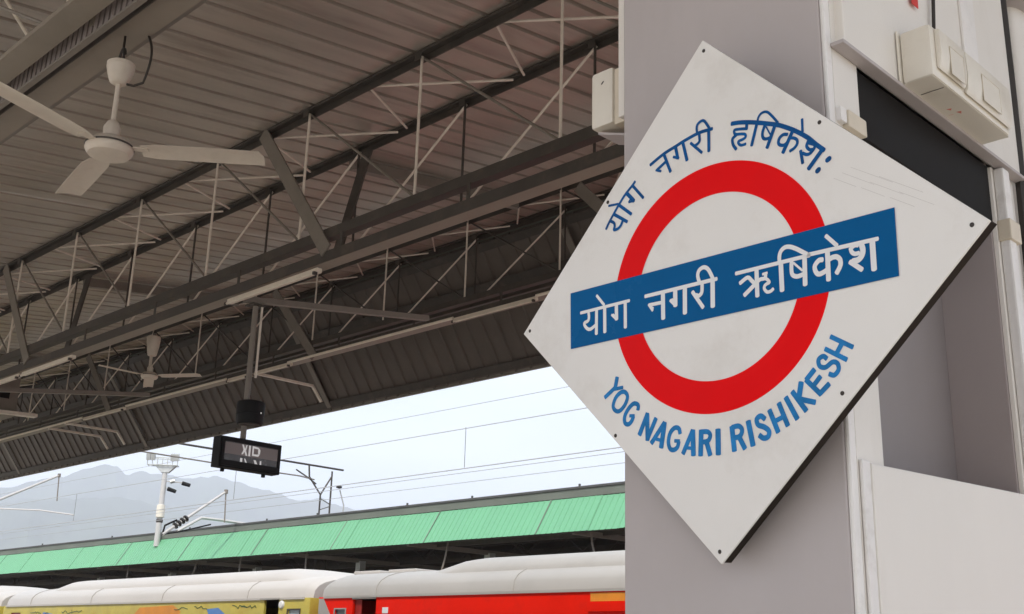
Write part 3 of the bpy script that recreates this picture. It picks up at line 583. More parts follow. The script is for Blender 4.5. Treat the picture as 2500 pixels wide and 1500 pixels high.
# ------------------------------------------------------------------ ceiling fans
def fan(loc, a0, rodh, r, label, scale=1.0, cuph=.16):
    f = thing('ceiling_fan', label, 'ceiling fan', loc, 'ceiling fans under the canopy')
    c = Vector(loc)
    m = MB(); m.lathe(c, [(.001,-.045),(.07,-.044),(.105,-.038),(.118,-.022),(.124,-.008),(.122,.006),(.11,.025),(.09,.048),(.06,.062),(.03,.068),(.001,.07)], 36); m.build('motor', 'fan_white', f, smooth=True)
    m = MB(); m.lathe(c, [(.1235,.004),(.1265,.008),(.1255,.014),(.119,.016)], 36); m.build('trim_ring', 'brown_dark', f, smooth=True)
    m = MB(); m.lathe(c, [(.001,.066),(.042,.07),(.045,.12),(.03,.15),(.02,.16)], 20); m.build('lower_cup', 'fan_white', f, smooth=True)
    m = MB(); m.tube(c+Vector((0,0,.1)), c+Vector((0,0,rodh+.05)), .0135, n=12); m.build('down_rod', 'fan_white', f, smooth=True)
    cs = 1.35 if cuph > .2 else 1.0
    m = MB(); m.lathe(c+Vector((0,0,rodh)), [(r_*cs, z_) for r_, z_ in [(.001,-.004),(.028,-.002),(.048,.012),(.062,cuph*.4),(.073,cuph*.75),(.074,cuph*.8),(.0725,cuph*.82),(.074,cuph*.95),(.066,cuph),(.001,cuph)]], 28); m.build('canopy_cup', 'fan_white', f, smooth=True)
    m = MB(); m.path([c+Vector((.03*math.cos(t), 0, rodh+cuph+.045+.045*math.sin(t))) for t in [i*.5 for i in range(12)]]+[c+Vector((0,0,rodh+cuph+.10)), c+Vector((0,0,rodh+cuph+.22))], .007, 6); m.build('hook', 'cable', f, smooth=True)
    for k in range(3):
        a = R(a0+120*k); u = Vector((math.cos(a), math.sin(a), 0)); v = Vector((-math.sin(a), math.cos(a), 0)); z = Vector((0,0,1))
        v2 = (v*math.cos(R(6))-z*math.sin(R(6))); n2 = u.cross(v2)
        prof = []
        L0, L1 = .165, r; N = 9; top = []
        for i in range(N):
            t = i/(N-1); x = L0+(L1-L0)*t; hw = .070+.004*math.sin(t*3)
            if i == 0: hw = .052
            top.append((x, hw))
        P0 = [c+u*x+v2*hw+n2*(-.006*math.cos(hw*20)) for x, hw in top]; Q0 = [c+u*(x-.02*(1 if i == N-1 else 0))-v2*hw for i, (x, hw) in enumerate(top)]
        mid = [c+u*x+n2*.012 for x, hw in top]
        vs = P0+mid+Q0; nn = N
        vs2 = [p-n2*.0025 for p in vs]
        fs = []
        for r0_ in (0, 1):
            for i in range(nn-1): fs.append((r0_*nn+i, r0_*nn+i+1, (r0_+1)*nn+i+1, (r0_+1)*nn+i))
        o_ = 3*nn
        fs += [tuple(x+o_ for x in q[::-1]) for q in fs]
        loop = list(range(nn))+[2*nn-1, 3*nn-1]+list(range(3*nn-2, 2*nn-1, -1))+[nn]
        fs += [(loop[i], loop[(i+1) % len(loop)], loop[(i+1) % len(loop)]+o_, loop[i]+o_) for i in range(len(loop))]
        m = MB(); m.add(vs+vs2, fs); b = m.build('blade', 'fan_white', f, smooth=True)
        m = MB(); m.bar(c+u*.11+z*.008, c+u*.2+z*.004, .045, .006, (0,0,1)); m.build('blade_arm', 'fan_white', b)
    return f
fan((-5.40, 2.372, 4.10), -70, .375, .80, 'white three blade ceiling fan hanging near the camera from the wide beam', cuph=.125)
fan((-15.3, 7.8, 5.42), 33, .30, .80, 'small pale ceiling fan far along the canopy beside the second truss line', cuph=.30)
m = MB(); m.path([(-5.33+.085*math.sin(t*3.0)+.0*t, 2.46, 4.80-.34*t-.0*t) for t in [i/14 for i in range(14)]]+[(-5.345, 2.43, 4.47), (-5.365, 2.40, 4.475)], .007, 6)
tag(m.build('fan_cable', 'cable', smooth=True), 'dark cable looping from the beam to the near fan cup', 'cable')

# ------------------------------------------------------------------ tube lights and conduit
def batten(xa, xb, y, h, label, twin=True):
    t = thing('tube_light', label, 'tube light', ((xa+xb)/2, y, EYE+h), 'tube light battens along the trusses')
    z = EYE+h
    m = MB(); m.box(xa, xb, y-.03, y+.03, z, z+.045); m.build('housing', 'batten', t, bevel=.005)
    m = MB(); m.tube((xa+.03, y-.045, z-.012), (xb-.03, y-.045, z-.012), .014, n=10); m.build('tube', 'batten', t, smooth=True)
    for x in (xa+.015, xb-.015): m = MB(); m.box(x-.014, x+.014, y-.062, y-.02, z-.03, z-.0005); m.build('lamp_holder', 'brown_dark', t)
    return t
batten(-10.2, -8.62, 5.99, 3.475, 'bright unlit tube light under the near truss beside the display pipe')
batten(-15.3, -13.8, 5.99, 3.475, 'tube light under the near truss above the fan at far left')
batten(-16.95, -15.4, 5.99, 3.475, 'tube light under the near truss at the left edge of the view')
batten(-11.05, -9.52, 9.93, 4.34, 'tube light on the far truss just left of the name sign')
batten(-15.85, -14.85, 9.93, 4.34, 'short tube light on the far truss right of the hanging pipe')
batten(-16.65, -16.05, 9.93, 4.34, 'shortest tube light on the far truss left of the hanging pipe')
batten(-21.95, -20.3, 9.93, 4.34, 'tube light on the far truss above the green roof at far left')
con = thing('lighting_conduit', 'long thin pale conduit running along the far truss between the tube lights', 'conduit', (-15, 9.9, EYE+4.36))
for a, b in ((-14.9, -11.05), (-20.2, -16.7), (-26.1, -22.0), (-9.5, 2.5), (-33, -26.2)):
    m = MB(); m.tube((a, 9.9, EYE+4.385), (b, 9.9, EYE+4.385), .021, n=8); m.build('pipe', 'batten', con, smooth=True)
for xa, lab in ((-15.87, 'right'), (-23.6, 'left'), (-22.85, 'middle')):
    m = MB(); dz = .02 if lab == 'middle' else 0
    m.bar((xa, 9.93, EYE+4.365+dz), (xa, 11.08, EYE+4.365+dz), .05, .04); m.bar((xa, 11.07, EYE+4.37+dz), (xa, 11.28, EYE+4.12+dz), .05, .03); m.build('side_arm', 'rod', con)

# ------------------------------------------------------------------ hanging display and speaker
hx, hy = -10.02, 6.2
pp = thing('hanging_pole', 'grey hanging pole that carries the platform display and black speaker', 'pole', (hx, hy, EYE+3.5))
m = MB(); m.tube((hx, hy, EYE+2.06), (hx, hy, EYE+3.49), .030, n=14); m.build('pipe', 'steel_mid', pp, smooth=True)
m = MB(); m.tube((hx+.03, hy+.06, EYE+2.7), (hx+.03, hy+.06, EYE+3.48), .013, n=8); m.build('cable_pipe', 'rod', pp, smooth=True)
m = MB(); m.box(hx-.08, hx+.08, hy-.08, hy+.08, EYE+3.46, EYE+3.475); m.build('flange', 'steel_dark', pp)
sp = thing('horn_speaker', 'round black loudspeaker clamped on the hanging pole above the display', 'speaker', (hx, hy, EYE+2.3))
m = MB(); m.lathe((hx+.06, hy+.02, EYE+2.2), [(.001,0),(.125,0),(.135,.02),(.14,.10),(.145,.19),(.14,.225),(.125,.235),(.001,.237)], 28); m.build('body', 'black', sp, smooth=True)
m = MB(); m.lathe((hx+.06, hy+.02, EYE+2.2), [(.1395,.095),(.143,.098),(.143,.108),(.1405,.111)], 28); m.build('rib', 'black', sp, smooth=True)
m = MB(); m.box(hx+.2, hx+.206, hy+.05, hy+.062, EYE+2.30, EYE+2.315); m.build('bolt', 'screen_lit', sp)  # bolt given the display's faint glow though it is no light
m = MB(); m.lathe((hx+.06, hy+.02, EYE+2.19), [(.001,0),(.105,0),(.105,.0095),(.001,.0098)], 28); m.build('grille', 'steel_dark', sp)
dsp = thing('platform_display', 'black platform indicator display box hanging on the pole in front of the hills', 'display', (hx, hy, EYE+1.87))
y0, y1, z0, z1 = 5.90, 6.62, EYE+1.738, EYE+2.045
m = MB(); m.box(hx-.06, hx+.08, y0, y1, z0, z1); m.build('case', 'black', dsp, bevel=.008)
fx = hx+.0805
fm = MB()
for a in ((y0+.02, y1-.02, z1-.05, z1-.015), (y0+.02, y1-.02, z0+.015, z0+.07), (y0+.02, y0+.05, z0+.0705, z1-.0505), (y1-.045, y1-.02, z0+.0705, z1-.0505)): fm.box(fx, fx+.014, *a)
fm.build('bezel', 'black', dsp)
scr = MB().box(fx, fx+.004, y0+.0505, y1-.0455, z0+.0705, z1-.0505).build('screen', 'screen', dsp)
MB().box(fx+.0042, fx+.005, y0+.051, y1-.046, z0+.135, z0+.25).build('bright_band', 'niche_grey', scr)
def mark(pts, nm='glyph'):
    MB().prism([(fx+.0055, yc+(y-yc)*.82, zc+(z-zc)*.82) for y, z in pts], (.001, 0, 0)).build(nm, 'screen_lit', scr)
yc, zc = y0+.345, z0+.19
mark([(yc-.12,zc+.07),(yc-.10,zc+.07),(yc-.075,zc+.02),(yc-.06,zc+.07),(yc-.045,zc+.07),(yc-.06,zc),(yc-.035,zc-.06),(yc-.06,zc-.06),(yc-.08,zc-.015),(yc-.10,zc-.05),(yc-.12,zc-.05),(yc-.095,zc+.005)])
mark([(yc-.022,zc+.07),(yc+.004,zc+.07),(yc+.004,zc-.06),(yc-.022,zc-.06)])
for q in ([(yc+.03,zc+.07),(yc+.05,zc+.07),(yc+.05,zc-.05),(yc+.03,zc-.05)], [(yc+.051,zc+.07),(yc+.125,zc+.06),(yc+.11,zc+.04),(yc+.051,zc+.045)], [(yc+.1255,zc+.055),(yc+.145,zc+.03),(yc+.14,zc-.02),(yc+.115,zc-.015),(yc+.112,zc+.038)], [(yc+.051,zc-.05),(yc+.12,zc-.05),(yc+.138,zc-.022),(yc+.114,zc-.018),(yc+.1,zc-.026),(yc+.051,zc-.026)]): mark(q)
zc2 = z0+.072
for q in ([(yc-.13,zc2+.02),(yc-.10,zc2+.02),(yc-.10,zc2-.03),(yc-.13,zc2-.03)], [(yc-.06,zc2+.02),(yc-.03,zc2-.03),(yc-.055,zc2-.03),(yc-.075,zc2+.02)], [(yc+.06,zc2+.02),(yc+.09,zc2+.02),(yc+.12,zc2-.03),(yc+.08,zc2-.03)], [(yc+.15,zc2+.02),(yc+.17,zc2+.02),(yc+.175,zc2-.03),(yc+.15,zc2-.03)]): mark(q)
for y in (y0+.12, y1-.12): MB().box(hx-.05, hx-.02, y-.015, y+.015, z0-.03, z0-.0005).build('foot', 'black', dsp)
# pale ducting box at the far left
db = thing('duct_box', 'beige steel box with a dark square opening under the canopy at far left', 'box', (-21, 7.3, EYE+4.2))
m = MB(); m.box(-22.4, -20.9, 6.3, 8.15, EYE+3.98, EYE+4.70); m.build('body', 'steel_mid', db, bevel=.01)
m = MB(); m.box(-20.8995, -20.893, 7.72, 7.99, EYE+4.28, EYE+4.46); m.build('opening', 'black', db)  # flat black plate, the dark inside of the hole put into its colour
m = MB(); m.bar((-20.85, 6.3, EYE+3.93), (-20.85, 8.5, EYE+4.04), .16, .06); m.build('lower_flange', 'rod', db)

# ------------------------------------------------------------------ opposite platform canopy
oc = thing('green_canopy', 'green sheeted platform canopy across the tracks behind the train', 'canopy', (-30, 28, 0))
GX0, GX1 = -104.0, 3.0
GY0, GZ0, GY1, GZ1 = 23.0, EYE+3.29, 23.62, EYE+4.285
gl = math.hypot(GY1-GY0, GZ1-GZ0); gu = Vector((0, -(GZ1-GZ0)/gl, (GY1-GY0)/gl))
def gsheet(nr, name):
    prof = []
    for k in range(nr):
        b = k*.21; prof += [(b, 0), (b+.150, 0), (b+.160, .016), (b+.180, .016), (b+.19, 0)]
    prof.append((nr*.21, .0)); n = len(prof); mb = MB()
    a, b_ = Vector((0, GY0, GZ0)), Vector((0, GY1, GZ1))
    mb.add([a+Vector((x, 0, 0))+gu*h for x, h in prof]+[b_+Vector((x, 0, 0))+gu*h for x, h in prof], [(i, i+1, n+i+1, n+i) for i in range(n-1)])
    return mb.build(name, 'green', None, fix=False, org=(0, GY0, GZ0))
o = gsheet(5, 'green_sheet'); o.parent = oc; b0 = Vector((0, GY0, GZ0))-oc.location
for i in range(int((GX1-GX0)/1.05)):
    q = o if i == 0 else dup(o)
    q.location = b0+Vector((GX0+i*1.05, random.uniform(-.006, .006), random.uniform(-.006, .006)))
for x in (-21.9, -26.55, -31.2, -35.9, -41.0, -46):
    m = MB(); q0 = Vector((x, GY0, GZ0))+gu*.019; q1 = Vector((x+.02, GY1, GZ1))+gu*.019; m.bar(q0, q1, .035, .006, gu); m.build('sheet_lap', 'green_side', oc)
m = MB(); m.box(GX0, GX1, GY1+.001, GY1+.05, GZ1+.02, EYE+4.53); m.build('fascia', 'green_side', oc)
m = MB(); m.prism([(GX0,GY1-.03,EYE+4.531),(GX0,GY1+.06,EYE+4.531),(GX0,GY1+.4,EYE+4.60),(GX0,GY1+.1,EYE+4.62),(GX0,GY1-.03,EYE+4.585)], (GX1-GX0,0,0)); m.build('ridge_cap', 'ridge_dark', oc)
for x in (-20.9, -25.2, -28.2, -33.0, -36.1, -41.5, -48.0, -55):
    m = MB(); m.tube((x, GY1+.05, EYE+4.58), (x, GY1+.05, EYE+4.67), .035, n=7); m.build('ridge_bolt', 'ridge_dark', oc)
m = MB(); m.box(GX0, GX1, 23.7, 35.0, EYE+4.40, EYE+4.43); m.build('roof_deck', 'under_dark', oc)
m = MB(); m.box(GX0, GX1, 35.01, 35.06, -1.0, EYE+4.43); m.build('back_wall', 'under_dark', oc)
m = MB(); m.box(GX0, GX1, 23.06, 23.16, GZ0-.02, GZ0+.06); m.build('eave_beam', 'steel_dark', oc)
for y in (24.3, 28.5, 32.2):
    m = MB(); m.box(GX0, GX1, y-.04, y+.04, EYE+4.28, EYE+4.38); m.box(GX0, GX1, y-.05, y+.05, EYE+3.30, EYE+3.42); m.build('truss_chord', 'steel_dark', oc)
    rm = MB(); x = GX0+1
    for i in range(40):
        rm.tube((x, y, EYE+3.40), (x+1.3, y, EYE+4.3), .025, n=5); rm.tube((x+1.3, y, EYE+4.3), (x+2.6, y, EYE+3.40), .025, n=5); x += 2.6
    rm.build('truss_webs', 'steel_dark', oc)
for x in (-20.6, -27.4, -34.2, -41.0, -47.8, -54.6):
    m = MB(); m.box(x-.13, x+.13, 26.5, 26.76, 0, EYE+3.3); m.build('column', 'galv', oc)
    m = MB(); m.bar((x, 23.1, EYE+3.3), (x, 34, EYE+3.34), .1, .14); m.build('cross_beam', 'steel_mid', oc)
for x, dx in ((-20.3, .3), (-26.0, -.12), (-33.2, .15), (-37.3, .1), (-40.4, -.25), (-45.8, .1)):
    m = MB(); m.path([(x+dx*t*t*1.2, 23.5-.1*t, EYE+3.35-.9*t) for t in [i/8 for i in range(9)]], .03, 5); m.build('hanging_pipe', 'steel_mid', oc, smooth=True)
# ------------------------------------------------------------------ light mast, catenary
mx_, my_ = -43.6, 23.45
lm = thing('light_mast', 'pale light mast with lamp platform rising past the green canopy roof', 'light mast', (mx_, my_, 0))
m = MB(); m.tube((mx_, my_, EYE+4.0), (mx_, my_, EYE+7.25), .125, .10, n=14); m.build('pole', 'galv_white', lm, smooth=True)
m = MB(); m.lathe((mx_, my_, EYE+5.15), [(.10,0),(.17,.02),(.175,.35),(.17,.52),(.10,.54)], 14); m.build('junction_box', 'plastic_white', lm, smooth=True)
m = MB(); m.lathe((mx_, my_, EYE+4.95), [(.115,0),(.14,.03),(.14,.12),(.115,.16)], 14); m.build('collar', 'steel_dark', lm, smooth=True)
d1 = Vector((.64, .77, 0)).normalized(); d2 = Vector((-.77, .64, 0)); c = Vector((mx_, my_, EYE+7.3))
m = MB()
for s in (-.2, .2):
    for hh in (0, .3): m.tube(c+d1*-.72+d2*s+Vector((0,0,hh)), c+d1*.5+d2*s+Vector((0,0,hh)), .022, n=6)
for i in range(7):
    t = -.72+i*.203; m.tube(c+d1*t-d2*.2, c+d1*t+d2*.2, .018, n=5); m.tube(c+d1*t-d2*.2, c+d1*t-d2*.2+Vector((0,0,.3)), .016, n=5)
m.build('lamp_platform', 'galv', lm, smooth=True)
m = MB(); m.add([c+d1*-.45-d2*.12, c+d1*.45-d2*.12, c+d1*.45+d2*.12, c+d1*-.45+d2*.12, c+d1*-.15-d2*.12-Vector((0,0,.3)), c+d1*.15-d2*.12-Vector((0,0,.3)), c+d1*.15+d2*.12-Vector((0,0,.3)), c+d1*-.15+d2*.12-Vector((0,0,.3))], [(0,1,2,3),(7,6,5,4),(0,4,5,1),(1,5,6,2),(2,6,7,3),(3,7,4,0)]); m.build('head_bracket', 'galv', lm)
for s in (-.68, -.5, .3, .46):
    p = c+d1*s-d2*.24+Vector((0,0,.32)); m = MB(); m.obox(p, d1*.085, d2*.09+Vector((0,0,.03)), Vector((0,0,.14))-d2*.03); m.build('floodlight', 'galv', lm, bevel=.01)
for a_, h_, b_, g_ in ((.26, 6.64, .435, 6.69), (.18, 6.35, .52, 6.24), (.74, 6.60, 1.07, 6.52)):
    p = Vector((mx_, my_, EYE+h_))+d1*a_; q = Vector((mx_, my_, EYE+g_))+d1*b_; m = MB(); m.tube(p, q, .085, .075, n=10); m.build('camera', 'galv' if a_ == .26 else 'black', lm, smooth=True)
m = MB(); m.tube((mx_, my_, EYE+6.66), Vector((mx_, my_, EYE+6.62))+d1*.9, .026, n=5); m.tube((mx_, my_, EYE+6.4), Vector((mx_, my_, EYE+6.36))+d1*.25, .02, n=5); m.build('camera_arm', 'galv_white', lm)

# portal boom with its far mast
bx = -37.9
pb = thing('catenary_portal', 'dark catenary portal boom crossing the tracks behind the hanging display', 'portal', (bx, 28, 0))
m = MB(); m.tube((bx, 12.9, EYE+7.22), (bx, 28.3, EYE+7.22), .04, n=8); m.build('boom', 'steel_dark', pb, smooth=True)
m = MB(); m.path([(bx, 19.2, EYE+6.72), (bx, 23.5, EYE+6.7), (bx, 26.2, EYE+6.72), (bx, 26.9, EYE+6.66)], .03, 6); m.build('lower_stay', 'steel_mid', pb, smooth=True)
m = MB(); m.path([(bx, 26.6, EYE+7.2), (bx, 26.65, EYE+6.75), (bx, 27.25, EYE+6.1), (bx, 27.25, -1.1)], .036, 6); m.path([(bx, 27.75, EYE+6.9), (bx, 27.25, EYE+6.1)], .034, 6); m.path([(bx, 26.0, EYE+6.95), (bx, 26.6, EYE+6.7), (bx, 27.0, EYE+6.5)], .03, 5); m.build('fork', 'steel_dark', pb, smooth=True)
m = MB(); m.tube((bx, 27.75, -1.1), (bx, 27.75, EYE+7.1), .036, n=8); m.build('mast', 'steel_dark', pb, smooth=True)
for i in range(6):
    z = EYE+5.95-.45*i; m = MB(); m.tube((bx, 27.26, z), (bx, 27.74, z-.18+.36*(i % 2)), .018, n=5); m.build('lacing', 'steel_dark', pb)
m = MB(); m.lathe((bx, 28.15, EYE+6.45), [(.02,0),(.12,.03),(.12,.1),(.02,.13)], 10); m.build('insulator', 'insulator', pb, smooth=True)
m = MB(); m.path([(bx, 28.2, EYE+6.4), (bx, 28.45, EYE+5.8), (bx, 28.4, EYE+4.9)], .03, 5); m.build('feeder_loop', 'galv', pb, smooth=True)

# cantilevers
def canti(p, q, lab, ins):
    p = Vector(p); q = Vector(q); d = (q-p).normalized()
    t = thing('cantilever_arm', lab, 'catenary arm', p)
    m = MB(); m.tube(p, q, .046, .036, n=8); m.build('tube', 'galv_white', t, smooth=True)
    if ins:
        m = MB()
        for i in range(4): m.lathe(p+d*(.42+i*.13), [(.05,0),(.10,.02),(.10,.06),(.05,.1)], 12, d)
        m.build('insulator', 'insulator', t, smooth=True)
        m = MB(); m.path([p, p+Vector((0,.05,.25)), p+d*.5+Vector((0,0,.14))], .03, 6); m.path([p, p+Vector((0,.45,.1)), p+Vector((0,1.5,.42))], .022, 6); m.build('bracket', 'black', t, smooth=True)
    m = MB(); m.tube(q-Vector((0,0,.05)), q+Vector((0,.05,-.9)), .022, n=5); m.tube(q+Vector((0,0,.06)), q-Vector((0,0,.06)), .06, n=6); m.build('dropper', 'steel_mid', t)
canti((-30, 16.27, EYE+3.10), (-30, 18.17, EYE+4.52), 'white sloping catenary arm with dark insulators beside the light mast', True)
canti((-40, 15.2, EYE+4.55), (-40, 17.45, EYE+5.80), 'white sloping catenary arm at the left edge below the canopy eave', False)
ra = thing('registration_arm', 'pale bent arm just above the green roof right of the light mast', 'catenary arm', (-38, 22, EYE+4.6))
m = MB(); m.path([(-38, 21.2, EYE+4.1), (-38, 22.1, EYE+4.66), (-38, 23.0, EYE+4.66), (-38, 24.2, EYE+4.62)], .055, 7); m.build('tube', 'galv_white', ra, smooth=True)
for y in (23.8, 24.0, 24.2): m = MB(); m.lathe((-38, y, EYE+4.42), [(.03,0),(.1,.04),(.1,.14),(.03,.2)], 10); m.build('clamp', 'galv', ra, smooth=True)

# wires
def wire(y, h0, lab, x0=-90, x1=12, r=.009, drops=(), h_other=None, sag=.0):
    t = thing('overhead_wire', lab, 'wire', (x0, y, EYE+h0))
    n = 40; m = MB(); m.path([(x0+(x1-x0)*i/n, y, EYE+h0+sag*math.sin(math.pi*2*i/n)) for i in range(n+1)], r, 5); m.build('strand', 'wire_far', t)
    for x in drops: m = MB(); m.tube((x, y, EYE+h0), (x, y, EYE+h_other), .008, n=5); m.build('dropper', 'wire', t)
wire(16.6, 4.78, 'upper overhead wire over the near track crossing the bright sky', drops=(-17.95, -27, -36.5, -46), h_other=3.9, sag=.03)
wire(16.6, 3.88, 'contact wire below the droppers over the near track', r=.011)
wire(20.5, 4.68, 'thin upper wire of the far track above the green roof ridge', r=.009)
wire(20.5, 4.42, 'lowest thin contact wire of the far track above the green roof', r=.008)
wire(22.3, 7.05, 'overhead wire that crosses in front of the hills left of the display', r=.009)
tw = thing('overhead_wire', 'pale slanting wire at lower left in front of the hills', 'wire', (-40, 16, EYE+4.4))
m = MB(); m.path([(-45, 17.5, EYE+4.98), (-42, 17.8, EYE+4.75), (-38.5, 17.5, EYE+4.32)], .03, 5); m.build('strand', 'galv_white', tw)

# ------------------------------------------------------------------ coaches
YF = 15.0; YB = 18.25
GUT = EYE+1.155
def roof_profile(h, y0=YF, y1=YB):
    pts = []
    for i in range(15):
        a = math.pi*(1-i/14); c_, s_ = math.cos(a), math.sin(a)
        y = (y0+y1)/2+(y1-y0)/2*(abs(c_)**.8)*(1 if c_ > 0 else -1); z = GUT+(h-GUT)*(abs(s_)**.72); pts.append((y, z))
    return pts
def loft(secs, close=True):
    n = len(secs[0][1]); mb = MB(); vs = []
    for x, pr in secs: vs += [(x, y, z) for y, z in pr]
    fs = [(k*n+i, k*n+i+1, (k+1)*n+i+1, (k+1)*n+i) for k in range(len(secs)-1) for i in range(n-1)]
    if close: fs += [tuple(range(n)), tuple(range((len(secs)-1)*n, len(secs)*n))]
    return mb.add(vs, fs)
RT = EYE+1.72
def coach(name, label, xa, xb, body_m, roof_m, hump, openings, body_x=None):
    """xa < xb; side wall pieces butt round the openings (x0, x1, z0, z1)"""
    c = thing(name, label, 'train coach', ((xa+xb)/2, YF, -1))
    bx0, bx1 = body_x or (xa, xb)
    segs = sorted(openings); m = MB(); x = bx0
    for (o0, o1, q0, q1) in segs:
        m.box(x, o0, YF, YF+.06, -.35, GUT); m.box(o0, o1, YF, YF+.06, -.35, q0)
        if q1 < GUT-.001: m.box(o0, o1, YF, YF+.06, q1, GUT)
        x = o1
    m.box(x, bx1, YF, YF+.06, -.35, GUT)
    m.box(xa+.15, xb-.15, YB-.06, YB, -.35, GUT); m.box(xa, xa+.06, YF+.061, YB-.061, -.35, GUT); m.box(xb-.06, xb, YF+.061, YB-.061, -.35, GUT)
    m.box(xa+.07, xb-.07, YF+.062, YB-.062, -.35, -.2)
    body = m.build('body', body_m, c)
    e = .28
    def scaled(f): return [((y-(YF+YB)/2)*(1-.05*f)+(YF+YB)/2, GUT+(z-GUT)*(1-.16*f)) for y, z in roof_profile(RT)]
    secs = [(xa, scaled(1)), (xa+.12, scaled(.45)), (xa+e, scaled(.0))]+[(xb-e, scaled(0)), (xb-.12, scaled(.45)), (xb, scaled(1))]
    rf = loft(secs).build('roof', roof_m, c, smooth=True)
    m = MB(); m.box(xa+.2, xb-.2, YF-.035, YF-.0005, GUT-.03, GUT+.015); m.build('gutter', roof_m, c)
    if hump:
        h0, h1 = hump; yA, yB2 = YF+.30, YB-.30
        def hp(hh): 
            out = []
            for i in range(11):
                a = math.pi*(1-i/10); cc, ss = math.cos(a), math.sin(a)
                out.append(((yA+yB2)/2+(yB2-yA)/2*(abs(cc)**.55)*(1 if cc > 0 else -1), RT-.38+(hh-RT+.38)*abs(ss)**.6))
            return out
        loft([(h0, hp(RT-.25)), (h0+.55, hp(RT+.02)), (h0+1.15, hp(EYE+1.875)), (h0+1.5, hp(EYE+1.905)), (h1-1.5, hp(EYE+1.905)), (h1-1.15, hp(EYE+1.875)), (h1-.55, hp(RT+.02)), (h1, hp(RT-.25))]).build('roof_hump', roof_m, c, smooth=True)
    xs_ = xa+1.9
    while xs_ < xb-1.0:
        m = MB(); m.path([(xs_, (y-(YF+YB)/2)*1.003+(YF+YB)/2, z+.006) for y, z in roof_profile(RT)], .009, 5); m.build('roof_seam', 'coach_grey', c, smooth=True); xs_ += 3.9
    for xx in (xa+2.5, xb-2.5):
        m = MB()
        for wx in (-1.3, 1.3):
            for s in (-.84, .84): m.tube((xx+wx, 16.6+s-.06, -.42), (xx+wx, 16.6+s+.06, -.42), .4, n=16)
        m.box(xx-1.7, xx+1.7, 15.7, 17.5, -.45, -.36); m.build('bogie', 'steel_dark', c)
    return c, body, rf
# red coach
XJ = -20.72
dz1 = EYE+1.10
cr, cb_, rr_ = coach('red_coach', 'bright red train coach with grey raised roof and open doorway', XJ+.1, 3.0, 'coach_red', 'coach_grey', (-17.9, 1.5),
    [(-20.03, -19.68, EYE+.35, EYE+.90), (-19.45, -18.68, -.2, dz1)])
m = MB(); m.prism([(XJ+.103,YF-.003,GUT-.031),(XJ+.27,YF-.003,GUT-.031),(XJ+.68,YF-.003,GUT-.55),(XJ+.103,YF-.003,GUT-.55)], (0,.0026,0)); m.build('end_stripe', 'coach_grey', cr)
MB().box(-20.03, -19.68, YF+.03, YF+.04, EYE+.35, EYE+.90).build('window', 'glass_dark', cr)
fr = MB()
for a in ((-20.06,-19.65,EYE+.90,EYE+.925),(-20.06,-19.65,EYE+.33,EYE+.3498),(-20.06,-20.03,EYE+.35,EYE+.8998),(-19.68,-19.65,EYE+.35,EYE+.8998)): fr.box(a[0],a[1],YF-.012,YF-.0005,a[2],a[3])
fr.build('window_frame', 'coach_grey', cr)
d = MB().box(-19.44, -19.23, YF+.065, YF+.085, -.19, dz1-.01).build('door', 'coach_darkred', cr)
MB().box(-19.16, -18.69, YF+.55, YF+.57, -.19, dz1-.01).build('vestibule_panel', 'coach_darkred', cr)
MB().box(-19.45, -18.68, YF-.02, YF-.001, dz1-.002, dz1+.05).build('drip_rail', 'coach_grey', cr)
m = MB(); m.tube((-18.60, YF-.04, -.1), (-18.60, YF-.04, EYE+.25), .016, n=8); m.build('handrail', 'galv_white', cr)
MB().box(-18.47, -18.29, YF-.006, YF-.0005, EYE+.81, EYE+.925).build('label_plate', 'ink_white', cr)
MB().box(-12.97, -11.5, YF-.008, YF-.0005, EYE+.965, EYE+1.105).build('name_board', 'coach_orange', cr)
MB().box(-13.0, -11.5, YF-.05, YF-.0005, EYE+.80, EYE+.94).build('board_holder', 'coach_red', cr)
m = MB(); m.bar((-19.75, YF+.16, EYE+1.35), (-19.35, YF+.18, EYE+1.36), .05, .12); m.build('roof_plate', 'coach_white', cr)
for xx in (-20.4, -19.2): m = MB(); m.box(xx-.5, xx+.4, 16.1, 17.1, EYE+1.70, EYE+1.78); m.build('roof_cover', 'coach_white', cr, bevel=.02)
# gangway between the coaches
gw = thing('gangway', 'dark ribbed gangway joining the yellow coach and the red coach', 'gangway', (XJ, 16.6, 0))
m = MB()
for i in range(5): x = XJ-.19+i*.07; m.box(x-.022, x+.022, 15.5+.04*(i % 2), 17.7-.04*(i % 2), -.3, EYE+1.25-.03*(i % 2))
m.build('bellows', 'steel_dark', gw)
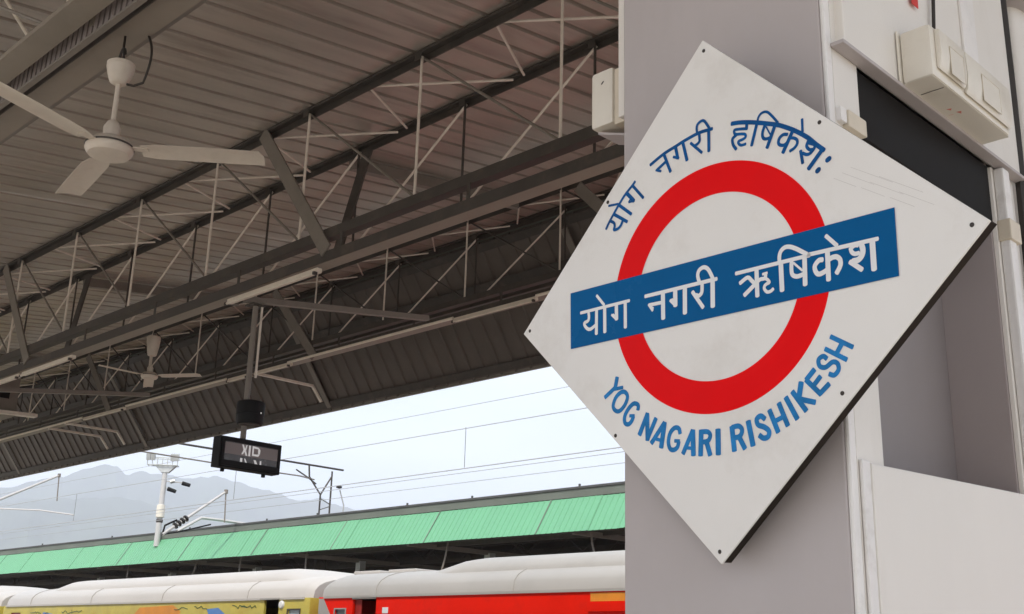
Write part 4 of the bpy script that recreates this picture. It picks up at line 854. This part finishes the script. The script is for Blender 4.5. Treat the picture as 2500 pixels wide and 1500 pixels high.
# yellow coach
XA, XB = -37.0, XJ-.22
cy_, cyb, cyr = coach('yellow_coach', 'yellow painted train coach with white roof and worn artwork', XA, XB, 'coach_yellow', 'coach_white', (-35.0, XB-.35),
    [(-36.4, -35.7, EYE+.6, EYE+.95), (-22.68, -22.10, -.2, EYE+1.13), (-21.73, -21.30, EYE+.35, EYE+.90)])
MB().box(-36.4, -35.7, YF+.03, YF+.04, EYE+.6, EYE+.95).build('window', 'coach_darkred', cy_)
MB().box(-21.73, -21.30, YF+.03, YF+.04, EYE+.35, EYE+.90).build('window', 'glass_light', cy_)
fr = MB()
for a in ((-21.77,-21.26,EYE+.90,EYE+.93),(-21.77,-21.26,EYE+.32,EYE+.3498),(-21.77,-21.73,EYE+.35,EYE+.8998),(-21.30,-21.26,EYE+.35,EYE+.8998)): fr.box(a[0],a[1],YF-.012,YF-.0005,a[2],a[3])
fr.build('window_frame', 'brown_dark', cy_)
MB().box(-22.67, -22.11, YF+.4, YF+.42, -.19, EYE+1.12).build('vestibule_panel', 'brown_dark', cy_)
MB().box(-22.80, -22.02, YF-.05, YF-.001, EYE+1.132, EYE+1.165).build('drip_rail', 'coach_grey', cy_)
m = MB(); m.lathe((-21.98, YF-.001, EYE+1.02), [(.001,.05),(.07,.045),(.09,.02),(.095,0)], 16, (0,-1,0)); m.build('door_lamp', 'ink_white', cy_, smooth=True)
for poly, mm in (([(-29.0,.6),(-28.4,1.02),(-26.7,1.06),(-26.3,.9),(-26.9,.3),(-28.6,.25)], 'coach_orange'), ([(-34.6,.55),(-34.1,.95),(-33.5,.90),(-33.2,.55)], 'coach_blue'), ([(-24.7,.4),(-25.1,.95),(-24.6,.98),(-24.1,.75),(-23.7,.4)], 'coach_blue')):
    m = MB(); m.prism([(x, YF-.002, EYE+z) for x, z in poly], (0, .0015, 0)); m.build('painted_motif', mm, cy_)
rnd = random.Random(11)
for x0_, z0_ in ((-35.0, .93), (-34.4, .9), (-32.9, .93), (-32.3, .95), (-26.6, .98), (-25.7, .98), (-23.6, .98), (-24.0, .98)):
    m = MB(); z = EYE+z0_
    m.path([(x0_+.09*i+rnd.uniform(-.03,.03), YF-.006, z+rnd.uniform(-.04,.05)) for i in range(8)], .009, 4); m.build('scribble', 'coach_ink', cy_)
# coach behind the left edge
coach('white_roof_coach', 'pale roofed coach just entering the left edge behind the yellow coach', -61.0, XA-.45, 'coach_yellow', 'coach_white', (-59, XA-1.2), [])
